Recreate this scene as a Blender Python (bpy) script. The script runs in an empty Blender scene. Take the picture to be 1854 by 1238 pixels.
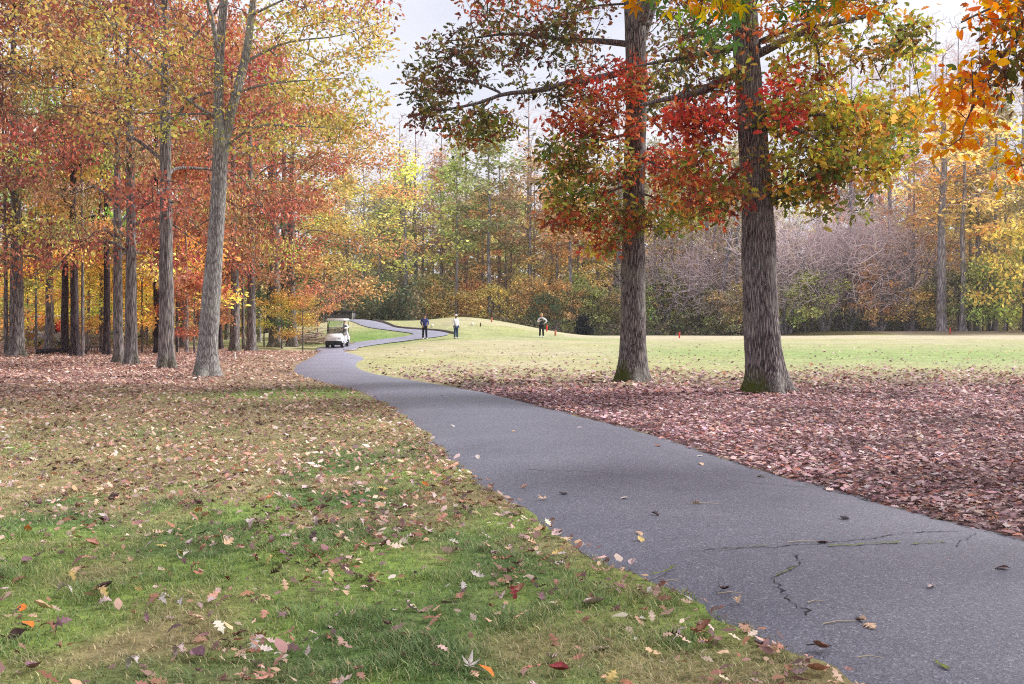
import bpy, math, random
import numpy as np
from mathutils import Vector, Matrix

R = math.radians
rng = np.random.default_rng(7)
random.seed(7)
sc = bpy.context.scene
COL = sc.collection

# ------------------------------------------------------------------ camera
FPX, CX, CY, HZ, CAMZ = 1800.0, 927.0, 619.0, 583.0, 1.5     # focal length in photo pixels, centre, horizon row, eye height
PITCH = math.atan((CY - HZ) / FPX)
cam = bpy.data.cameras.new('camera')
camo = bpy.data.objects.new('camera', cam)
COL.objects.link(camo)
camo.location = (0, 0, CAMZ)
camo.rotation_euler = (R(90) - PITCH, 0, 0)
cam.sensor_width = 36.0
cam.lens = 36.0 * FPX / 1854.0
cam.clip_end = 3000
cam.clip_start = 0.05
sc.camera = camo

# ------------------------------------------------------------------ sky, sun, exposure
SUN_EL, SUN_AZ = 40.0, 72.0          # azimuth clockwise from +Y (the view direction)
world = bpy.data.worlds.new('World')
sc.world = world
world.use_nodes = True
nt = world.node_tree
for n in list(nt.nodes):
    nt.nodes.remove(n)
wo = nt.nodes.new('ShaderNodeOutputWorld')
bg = nt.nodes.new('ShaderNodeBackground')
sky = nt.nodes.new('ShaderNodeTexSky')
sky.sky_type = 'NISHITA'
sky.sun_disc = False
sky.sun_elevation = R(SUN_EL)
sky.sun_rotation = R(SUN_AZ)
sky.dust_density = 4.0
tc = nt.nodes.new('ShaderNodeTexCoord')
mp = nt.nodes.new('ShaderNodeMapping')
mp.inputs['Scale'].default_value = (1.2, 1.2, 4.0)
nz = nt.nodes.new('ShaderNodeTexNoise')
nz.inputs['Scale'].default_value = 2.3
nz.inputs['Detail'].default_value = 6
cr = nt.nodes.new('ShaderNodeValToRGB')
cr.color_ramp.elements[0].position = 0.32
cr.color_ramp.elements[0].color = (3.9, 3.98, 4.6, 1)
cr.color_ramp.elements[1].position = 0.68
cr.color_ramp.elements[1].color = (5.45, 5.5, 5.75, 1)
mx = nt.nodes.new('ShaderNodeMix')
mx.data_type = 'RGBA'
mx.inputs[0].default_value = 0.93
nt.links.new(tc.outputs['Generated'], mp.inputs['Vector'])
nt.links.new(mp.outputs['Vector'], nz.inputs['Vector'])
nt.links.new(nz.outputs['Fac'], cr.inputs['Fac'])
nt.links.new(sky.outputs['Color'], mx.inputs[6])
nt.links.new(cr.outputs['Color'], mx.inputs[7])
nt.links.new(mx.outputs[2], bg.inputs['Color'])
bg.inputs['Strength'].default_value = 0.1
nt.links.new(bg.outputs['Background'], wo.inputs['Surface'])

sun = bpy.data.lights.new('sun', 'SUN')
sun.energy = 2.6
sun.angle = R(12)
sun.color = (1.0, 0.975, 0.93)
suno = bpy.data.objects.new('sun', sun)
COL.objects.link(suno)
sd = Vector((math.sin(R(SUN_AZ)) * math.cos(R(SUN_EL)), math.cos(R(SUN_AZ)) * math.cos(R(SUN_EL)), math.sin(R(SUN_EL))))
suno.rotation_euler = sd.to_track_quat('Z', 'Y').to_euler()
suno.location = sd * 200

vs = sc.view_settings
vs.view_transform = 'Standard'
vs.look = 'None'
vs.exposure = 1.05
vs.gamma = 1.0
cy = sc.cycles
cy.max_bounces = 6
cy.diffuse_bounces = 4
cy.glossy_bounces = 2
cy.transmission_bounces = 4
cy.transparent_max_bounces = 8
cy.use_denoising = False
cy.filter_width = 1.1
cy.caustics_reflective = False
cy.caustics_refractive = False

# ------------------------------------------------------------------ numeric helpers
def lin(r, g, b):
    c = np.array([r, g, b], float) / 255.0
    return np.where(c <= 0.04045, c / 12.92, ((c + 0.055) / 1.055) ** 2.4)

def L4(r, g, b, k=1.0):
    return tuple(lin(r, g, b) * k) + (1.0,)

def sstep(a, b, x):
    t = np.clip((np.asarray(x, float) - a) / (b - a), 0, 1)
    return t * t * (3 - 2 * t)

def vnoise(x, y, seed=0):
    x = np.asarray(x, float); y = np.asarray(y, float)
    xi = np.floor(x).astype(np.int64); yi = np.floor(y).astype(np.int64)
    fx = x - xi; fy = y - yi
    fx = fx * fx * (3 - 2 * fx); fy = fy * fy * (3 - 2 * fy)
    def h(a, b):
        n = (a * 374761393 + b * 668265263 + seed * 974711) & 0xffffffff
        n = ((n ^ (n >> 13)) * 1274126177) & 0xffffffff
        return ((n ^ (n >> 16)) & 0xffff) / 65535.0
    return (h(xi, yi) * (1 - fx) + h(xi + 1, yi) * fx) * (1 - fy) + (h(xi, yi + 1) * (1 - fx) + h(xi + 1, yi + 1) * fx) * fy

def fbm(x, y, seed=0, oct=4):
    s = 0; a = 0.5; t = 0
    for k in range(oct):
        s = s + a * vnoise(x * 2 ** k, y * 2 ** k, seed + k * 17)
        t += a; a *= 0.55
    return s / t

# ------------------------------------------------------------------ terrain
def zt(x, y):
    x = np.asarray(x, float); y = np.asarray(y, float)
    z = 0.34 * sstep(36, 84, y) * sstep(-9, -4, x)
    z = z - 0.30 * np.exp(-(((x + 12.3) / 4.5) ** 2 + ((y - 62) / 9.0) ** 2))
    prof = sstep(-25, -14, x) * (1 - sstep(-5, 7.5, x)) + 0.0
    front = sstep(66, 86, y)
    back = 1 - sstep(93, 104, y)
    z = z + 1.62 * prof * front * back
    # the drop to the creek behind the field
    cz = sstep(-4, 4, x) * (1 - sstep(22, 32, x))
    edge = 86.0
    z = z - 0.75 * cz * sstep(edge, edge + 3.5, y) * (1 - sstep(103, 112, y)) 
    z = z + 0.25 * sstep(24, 34, x) * sstep(84, 96, y)
    z = z + 0.05 * np.clip(y - 125, 0, 250) ** 1.05
    z = z + 0.03 * np.clip(-x - 45, 0, 200)
    z = z + 0.10 * (fbm(x * 0.08, y * 0.08, 3, 3) - 0.5) * sstep(24, 50, y)
    return z

def ray(px, py):
    dx, dy, dz = (px - CX) / FPX, (CY - py) / FPX, -1.0
    a = math.pi / 2 - PITCH
    return np.array([dx, dy * math.cos(a) - dz * math.sin(a), dy * math.sin(a) + dz * math.cos(a)])

def P(px, py, Y):                      # the point Y metres ahead that shows at this photo pixel
    d = ray(px, py)
    return np.array([0, 0, CAMZ]) + d * (Y / d[1])

def G(px, py, ymax=140.0, fall=92.0):  # where the line of sight meets the ground
    d = ray(px, py); d = d / d[1]
    ys = np.concatenate([np.arange(2.0, 40, 0.05), np.arange(40, ymax, 0.1)])
    h = CAMZ + d[2] * ys - zt(d[0] * ys, ys)
    k = np.argmax(h <= 0)
    if h[k] > 0:
        Y = fall
    else:
        Y = ys[k] if k == 0 else ys[k - 1] + (ys[k] - ys[k - 1]) * h[k - 1] / (h[k - 1] - h[k])
    x = d[0] * Y
    return np.array([x, Y, float(zt(x, Y))])

# ------------------------------------------------------------------ mesh helpers
def quads(name, V, F, mat=None, col=None, parent=None, smooth=False, mats=None, mi=None, loc=None):
    V = np.ascontiguousarray(V, np.float32); F = np.ascontiguousarray(F, np.int32)
    me = bpy.data.meshes.new(name)
    n, k = len(F), F.shape[1] if len(F) else 4
    me.vertices.add(len(V)); me.vertices.foreach_set('co', V.ravel())
    me.loops.add(n * k); me.loops.foreach_set('vertex_index', F.ravel())
    me.polygons.add(n)
    me.polygons.foreach_set('loop_start', np.arange(0, n * k, k, dtype=np.int32))
    me.polygons.foreach_set('loop_total', np.full(n, k, np.int32))
    if smooth:
        me.polygons.foreach_set('use_smooth', np.ones(n, bool))
    for m in (mats or ([mat] if mat else [])):
        me.materials.append(m)
    if mi is not None:
        me.polygons.foreach_set('material_index', np.asarray(mi, np.int32))
    if col is not None:
        a = me.attributes.new('Col', 'FLOAT_COLOR', 'POINT')
        c = np.ones((len(V), 4), np.float32); c[:, :3] = col
        a.data.foreach_set('color', c.ravel())
    me.update(calc_edges=True)
    o = bpy.data.objects.new(name, me)
    COL.objects.link(o)
    if parent is not None:
        o.parent = parent
    if loc is not None:
        o.location = loc
    return o

class MB:                               # collects boxes, tubes and lathes into one mesh
    def __init__(s): s.V = []; s.F = []; s.n = 0
    def add(s, V, F):
        s.V.append(np.asarray(V, float)); s.F.append(np.asarray(F, int) + s.n); s.n += len(V)
        return s
    def box(s, c, d, rz=0.0, bev=0.0, top=1.0, rx=0.0):
        x, y, z = np.array(d, float) / 2
        if bev <= 0:
            v = np.array([[-x, -y, -z], [x, -y, -z], [x, y, -z], [-x, y, -z], [-x * top, -y * top, z], [x * top, -y * top, z], [x * top, y * top, z], [-x * top, y * top, z]])
            f = [[0, 3, 2, 1], [4, 5, 6, 7], [0, 1, 5, 4], [1, 2, 6, 5], [2, 3, 7, 6], [3, 0, 4, 7]]
        else:
            b = min(bev, x * .9, y * .9, z * .9)
            def ring(zz, i):
                X, Y = x - i, y - i
                c_ = b * 0.7
                return [[-X + c_, -Y, zz], [X - c_, -Y, zz], [X, -Y + c_, zz], [X, Y - c_, zz], [X - c_, Y, zz], [-X + c_, Y, zz], [-X, Y - c_, zz], [-X, -Y + c_, zz]]
            v = np.array(ring(-z, b * .6) + ring(-z + b * .6, 0) + ring(z - b * .6, 0) + ring(z, b * .6))
            f = []
            for r_ in range(3):
                for k in range(8):
                    f.append([r_ * 8 + k, r_ * 8 + (k + 1) % 8, r_ * 8 + 8 + (k + 1) % 8, r_ * 8 + 8 + k])
            for base, fl in ((0, 1), (24, 0)):
                q = [[0, 1, 2, 3], [0, 3, 4, 7], [7, 4, 5, 6]]
                for a in q:
                    a = [base + i for i in a]
                    f.append(a[::-1] if fl else a)
        if rx:
            c_, s_ = math.cos(rx), math.sin(rx)
            v = v @ np.array([[1, 0, 0], [0, c_, s_], [0, -s_, c_]])
        if rz:
            c_, s_ = math.cos(rz), math.sin(rz)
            v = v @ np.array([[c_, s_, 0], [-s_, c_, 0], [0, 0, 1]])
        return s.add(v + np.array(c, float), f)
    def tube(s, pts, rad, n=8, cap=True):
        pts = np.asarray(pts, float)
        rad = np.broadcast_to(np.asarray(rad, float), (len(pts),))
        T = np.gradient(pts, axis=0); T /= np.linalg.norm(T, axis=1, keepdims=True) + 1e-9
        ref = np.array([1.0, 0, 0]) if abs(T[0][2]) > .7 else np.array([0, 0, 1.0])
        A = np.cross(T, ref); A /= np.linalg.norm(A, axis=1, keepdims=True) + 1e-9
        B = np.cross(T, A)
        th = np.arange(n) * 2 * np.pi / n
        V = (pts[:, None] + rad[:, None, None] * (np.cos(th)[None, :, None] * A[:, None] + np.sin(th)[None, :, None] * B[:, None])).reshape(-1, 3)
        F = []
        for i in range(len(pts) - 1):
            for k in range(n):
                F.append([i * n + k, i * n + (k + 1) % n, (i + 1) * n + (k + 1) % n, (i + 1) * n + k])
        if cap:
            V = np.vstack([V, pts[:1], pts[-1:]]); c0 = len(V) - 2
            for k in range(0, n, 2):
                F.append([c0, (k + 2) % n, (k + 1) % n, k])
                b = (len(pts) - 1) * n
                F.append([c0 + 1, b + k, b + (k + 1) % n, b + (k + 2) % n])
        return s.add(V, F)
    def build(s, name, mat, parent=None, smooth=False, loc=None):
        return quads(name, np.vstack(s.V), np.vstack(s.F), mat, parent=parent, smooth=smooth, loc=loc)

def thing(name, label, cat, loc=(0, 0, 0), rz=0.0, group=None):
    o = bpy.data.objects.new(name, None)
    COL.objects.link(o)
    o.location = loc; o.rotation_euler = (0, 0, rz)
    o.empty_display_size = 0.2
    return tag(o, label, cat, group)

def tag(o, label, cat, group=None):
    o['label'] = label; o['category'] = cat
    if group:
        o['group'] = group
    return o

def copy_tree(root, loc, rz, scale, tint, label, group):
    r = root.copy(); COL.objects.link(r)
    r.location = loc; r.rotation_euler = (0, 0, rz); r.scale = scale
    r['label'] = label; r['group'] = group
    for ch in root.children:
        c = ch.copy(); COL.objects.link(c); c.parent = r
        if tint is not None and ch.name.split('.')[0] == 'crown':
            c.color = tuple(tint) + (1.0,)
    return r

# ------------------------------------------------------------------ materials
def newmat(name):
    m = bpy.data.materials.new(name); m.use_nodes = True
    t = m.node_tree
    b = t.nodes['Principled BSDF']
    return m, t, b

def nd(t, kind, **kw):
    n = t.nodes.new(kind)
    for k, v in kw.items():
        if k in n.inputs:
            n.inputs[k].default_value = v
        else:
            setattr(n, k, v)
    return n

def mixc(t, fac, a, b, mode='MIX'):
    m = t.nodes.new('ShaderNodeMix'); m.data_type = 'RGBA'; m.blend_type = mode
    for s, v in ((0, fac), (6, a), (7, b)):
        if hasattr(v, 'is_linked') or hasattr(v, 'node'):
            t.links.new(v, m.inputs[s])
        else:
            m.inputs[s].default_value = v
    return m.outputs[2]

def ramp(t, fac, stops):
    r = t.nodes.new('ShaderNodeValToRGB')
    e = r.color_ramp.elements
    while len(e) < len(stops):
        e.new(0.5)
    for k, (p, c) in enumerate(stops):
        e[k].position = p; e[k].color = c if len(c) == 4 else tuple(c) + (1,)
    t.links.new(fac, r.inputs['Fac'])
    return r.outputs['Color']

def plain(name, rgb, rough=0.6, k=1.0, metal=0.0, var=0.12, scale=8.0, spec=0.4):
    m, t, b = newmat(name)
    c = L4(*rgb, k)
    n = nd(t, 'ShaderNodeTexNoise', Scale=scale, Detail=4.0)
    o = nd(t, 'ShaderNodeTexCoord')
    t.links.new(o.outputs['Object'], n.inputs['Vector'])
    lo = tuple(x * (1 - var) for x in c[:3]); hi = tuple(min(1, x * (1 + var)) for x in c[:3])
    t.links.new(ramp(t, n.outputs['Fac'], [(0.3, lo), (0.7, hi)]), b.inputs['Base Color'])
    b.inputs['Roughness'].default_value = rough
    b.inputs['Metallic'].default_value = metal
    b.inputs['Specular IOR Level'].default_value = spec
    return m

def leafmat(name, trans=0.35, gloss=0.25, sat=.90, val=1.15):
    m, t, b = newmat(name)
    at = nd(t, 'ShaderNodeAttribute', attribute_name='Col')
    oi = nd(t, 'ShaderNodeObjectInfo')
    c = mixc(t, 1.0, at.outputs['Color'], oi.outputs['Color'], 'MULTIPLY')
    hs_ = nd(t, 'ShaderNodeHueSaturation', Saturation=sat, Value=val)
    t.links.new(c, hs_.inputs['Color']); c = hs_.outputs['Color']
    t.links.new(c, b.inputs['Base Color'])
    b.inputs['Roughness'].default_value = 0.6
    b.inputs['Specular IOR Level'].default_value = gloss
    tr = nd(t, 'ShaderNodeBsdfTranslucent')
    t.links.new(c, tr.inputs['Color'])
    ms = nd(t, 'ShaderNodeMixShader', Fac=trans)
    t.links.new(b.outputs['BSDF'], ms.inputs[1]); t.links.new(tr.outputs['BSDF'], ms.inputs[2])
    t.links.new(ms.outputs['Shader'], t.nodes['Material Output'].inputs['Surface'])
    return m

def barkmat(name, dark, mid, light, sx=16.0, sz=2.0, moss=0.0, bump=0.6, lichen=0.25):
    m, t, b = newmat(name)
    o = nd(t, 'ShaderNodeTexCoord')
    mp = nd(t, 'ShaderNodeMapping'); mp.inputs['Scale'].default_value = (sx, sx, sz)
    t.links.new(o.outputs['Object'], mp.inputs['Vector'])
    wn = nd(t, 'ShaderNodeTexNoise', Scale=0.6, Detail=3.0)
    t.links.new(mp.outputs['Vector'], wn.inputs['Vector'])
    wv = nd(t, 'ShaderNodeVectorMath', operation='MULTIPLY_ADD')
    t.links.new(wn.outputs['Color'], wv.inputs[0]); wv.inputs[1].default_value = (1.1, 1.1, 1.1)
    t.links.new(mp.outputs['Vector'], wv.inputs[2])
    vo = nd(t, 'ShaderNodeTexVoronoi', feature='DISTANCE_TO_EDGE', Scale=0.9)
    t.links.new(wv.outputs['Vector'], vo.inputs['Vector'])
    fn = nd(t, 'ShaderNodeTexNoise', Scale=2.2, Detail=8.0, Roughness=0.65)
    t.links.new(mp.outputs['Vector'], fn.inputs['Vector'])
    h = nd(t, 'ShaderNodeMath', operation='MULTIPLY_ADD'); h.inputs[1].default_value = 0.9
    t.links.new(vo.outputs['Distance'], h.inputs[0])
    sb = nd(t, 'ShaderNodeMath', operation='MULTIPLY'); sb.inputs[1].default_value = 0.6
    t.links.new(fn.outputs['Fac'], sb.inputs[0]); t.links.new(sb.outputs[0], h.inputs[2])
    c = ramp(t, h.outputs[0], [(0.29, L4(*dark)), (0.43, L4(*mid)), (0.62, L4(*light))])
    big = nd(t, 'ShaderNodeTexNoise', Scale=1.3, Detail=5.0)
    t.links.new(o.outputs['Object'], big.inputs['Vector'])
    lf = ramp(t, big.outputs['Fac'], [(0.50, (0, 0, 0)), (0.68, (lichen, lichen, lichen))])
    c = mixc(t, lf, c, L4(168, 170, 160))
    if moss > 0:
        sp = nd(t, 'ShaderNodeSeparateXYZ'); t.links.new(o.outputs['Object'], sp.inputs[0])
        # moss hugs the root flare on the side turned away from the sun
        mz = nd(t, 'ShaderNodeMapRange'); mz.inputs['From Min'].default_value = 0.75; mz.inputs['From Max'].default_value = 0.05
        t.links.new(sp.outputs['Z'], mz.inputs['Value'])
        mxx = nd(t, 'ShaderNodeMapRange'); mxx.inputs['From Min'].default_value = 0.12; mxx.inputs['From Max'].default_value = -0.25
        t.links.new(sp.outputs['X'], mxx.inputs['Value'])
        mu = nd(t, 'ShaderNodeMath', operation='MULTIPLY'); t.links.new(mz.outputs[0], mu.inputs[0]); t.links.new(mxx.outputs[0], mu.inputs[1])
        mn = nd(t, 'ShaderNodeTexNoise', Scale=7.0, Detail=5.0); t.links.new(o.outputs['Object'], mn.inputs['Vector'])
        m2 = nd(t, 'ShaderNodeMath', operation='MULTIPLY'); t.links.new(mu.outputs[0], m2.inputs[0]); t.links.new(mn.outputs['Fac'], m2.inputs[1])
        mf = ramp(t, m2.outputs[0], [(0.10, (0, 0, 0)), (0.38, (moss, moss, moss))])
        c = mixc(t, mf, c, L4(74, 82, 24))
    t.links.new(c, b.inputs['Base Color'])
    bp = nd(t, 'ShaderNodeBump', Strength=bump, Distance=0.04)
    t.links.new(h.outputs[0], bp.inputs['Height']); t.links.new(bp.outputs['Normal'], b.inputs['Normal'])
    b.inputs['Roughness'].default_value = 0.9
    b.inputs['Specular IOR Level'].default_value = 0.15
    return m

M = {}
M['leaf'] = leafmat('leaf_tissue', 0.30)
M['oak_leaf'] = leafmat('oak_leaf_tissue', 0.32, .25, 1.0, 1.18)
M['vivid_leaf'] = leafmat('vivid_leaf', 0.42, .3, 1.08, 1.15)
M['litter'] = leafmat('dry_leaf', 0.12, 0.2, .92, 1.12)
M['blade'] = leafmat('grass_blade', 0.30, 0.3, .85, 1.05)
M['oakbark'] = barkmat('oak_bark', (44, 38, 40), (120, 110, 112), (172, 164, 160), 32, 3.2, moss=0.95, bump=1.0, lichen=0.35)
M['ashbark'] = barkmat('ash_bark', (92, 88, 90), (140, 136, 136), (178, 175, 171), 24, 4.4, moss=0.35, bump=0.55, lichen=0.5)
M['woodbark'] = barkmat('wood_bark', (64, 58, 60), (122, 114, 114), (160, 153, 150), 15, 2.0, moss=0.3, bump=0.6, lichen=0.15)
M['darkbark'] = barkmat('dark_bark', (40, 32, 36), (70, 58, 62), (100, 88, 90), 15, 2.0, bump=0.6, lichen=0.05)
M['palebark'] = barkmat('pale_bark', (120, 112, 116), (165, 158, 160), (205, 200, 198), 9, 2.0, bump=0.4, lichen=0.3)
M['farbark'] = barkmat('far_bark', (104, 96, 104), (150, 142, 150), (190, 183, 188), 9, 0.9, bump=0.4, lichen=0.25)
M['twig'] = plain('lilac_twig', (228, 206, 210), 0.8, 1.0, var=0.3, scale=0.6)

# ------------------------------------------------------------------ leaf templates: a strip of stations (s, half width, lift), quads only
def strip_leaf(st, fold=0.0, wave=0.0):
    st = np.array(st, float)
    V = []
    for k, (s, w, z) in enumerate(st):
        V += [[s, -w, z + fold * w + wave * math.sin(k * 2.1)], [s, w, z + fold * w - wave * math.sin(k * 1.7)]]
    F = [[2 * i, 2 * i + 2, 2 * i + 3, 2 * i + 1] for i in range(len(st) - 1)]
    return np.array(V), np.array(F)

def rib_leaf(st, fold=0.3, wave=0.05, ph=0.0):        # with a midrib, for leaves seen close
    st = np.array(st, float)
    V = []
    for k, (s, w, z) in enumerate(st):
        V += [[s, -w, z + fold * w + wave * math.sin(k * 1.9 + ph)], [s, 0, z], [s, w, z + fold * w + wave * math.sin(k * 2.3 + ph + 1)]]
    F = []
    for i in range(len(st) - 1):
        F += [[3 * i, 3 * i + 3, 3 * i + 4, 3 * i + 1], [3 * i + 1, 3 * i + 4, 3 * i + 5, 3 * i + 2]]
    return np.array(V), np.array(F)

def star_leaf(lobes, curl=0.0):                       # palmate leaf: one kite per lobe
    V = [[0, 0, 0]]; F = []
    for a, l, w in lobes:
        a = R(a); n = len(V)
        for (aa, ll) in ((a - R(w), l * .42), (a - R(w) * .42, l * .66), (a, l), (a + R(w) * .42, l * .66), (a + R(w), l * .42)):
            V.append([ll * math.cos(aa), ll * math.sin(aa), curl * ll * ll])
        F += [[0, n, n + 1, n + 2], [0, n + 2, n + 3, n + 4]]
    return np.array(V), np.array(F)

OAK_ST = [(0, .02, 0), (.16, .06, .01), (.27, .22, .03), (.36, .09, .03), (.50, .30, .03), (.60, .11, .02), (.72, .24, .0), (.80, .10, -.02), (1, .01, -.08)]
OAKF = [(0, .012, 0), (.14, .02, 0), (.22, .08, .01), (.29, .20, .03), (.35, .07, .03), (.44, .12, .03), (.52, .32, .05), (.58, .09, .04), (.65, .10, .03), (.73, .27, .02), (.79, .08, .0), (.86, .13, -.03), (1, .008, -.09)]
OVAL_ST = [(0, .03, 0), (.25, .22, .03), (.6, .27, .02), (.86, .13, -.03), (1, .01, -.08)]
MAPLE = [(0, 1.0, 24), (58, .82, 22), (-58, .82, 22), (118, .5, 20), (-118, .5, 20)]
def curled(st, c): return [(s, w, z + c * (s - .5) ** 2) for s, w, z in st]
T_OAK = [strip_leaf(curled(OAK_ST[:-2] + [OAK_ST[-1]], c), f) for c, f in ((.1, .2), (-.5, -.2), (.5, .35))]
T_OVAL = [strip_leaf(curled(OVAL_ST, c), f) for c, f in ((.1, .25), (-.5, .1))]
T_STAR = [star_leaf(MAPLE, c) for c in (-.25, .15)]
T_FAR = [strip_leaf([(0, .12, 0), (.5, .42, .08), (1, .10, -.05)], .15), strip_leaf([(0, .2, 0), (1, .25, -.1)], .1)]

def frames(n, up=0.6, head=None, hk=0.0):
    nrm = rng.normal(size=(n, 3)); nrm /= np.linalg.norm(nrm, axis=1, keepdims=True)
    nrm = nrm * (1 - up) + np.array([0, 0, 1.0]) * up
    nrm /= np.linalg.norm(nrm, axis=1, keepdims=True)
    h = rng.normal(size=(n, 3))
    if head is not None:
        h = h * (1 - hk) + head * hk * 1.7
    h -= nrm * np.sum(h * nrm, axis=1, keepdims=True)
    h /= np.linalg.norm(h, axis=1, keepdims=True) + 1e-9
    return np.stack([h, np.cross(nrm, h), nrm], axis=2)      # columns: length, width, normal

def leaves(templates, pos, Rm, size, col):
    n = len(pos)
    which = rng.integers(0, len(templates), n)
    Vs, Fs, Cs, off = [], [], [], 0
    for k, (tv, tf) in enumerate(templates):
        i = np.where(which == k)[0]
        if not len(i): continue
        v = np.einsum('nij,vj->nvi', Rm[i], tv) * size[i][:, None, None] + pos[i][:, None]
        Vs.append(v.reshape(-1, 3))
        Fs.append((tf[None] + (np.arange(len(i)) * len(tv))[:, None, None]).reshape(-1, 4) + off)
        Cs.append(np.repeat(col[i], len(tv), axis=0))
        off += len(i) * len(tv)
    return np.vstack(Vs), np.vstack(Fs), np.vstack(Cs)

def pick(pal, n, jit=0.16, w=None):
    pal = np.array([lin(*p) for p in pal])
    i = rng.choice(len(pal), n, p=None if w is None else np.array(w) / np.sum(w))
    return np.clip(pal[i] * np.exp(rng.normal(0, jit, (n, 1))) * np.exp(rng.normal(0, jit * .4, (n, 3))), 0, 0.9)

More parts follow.
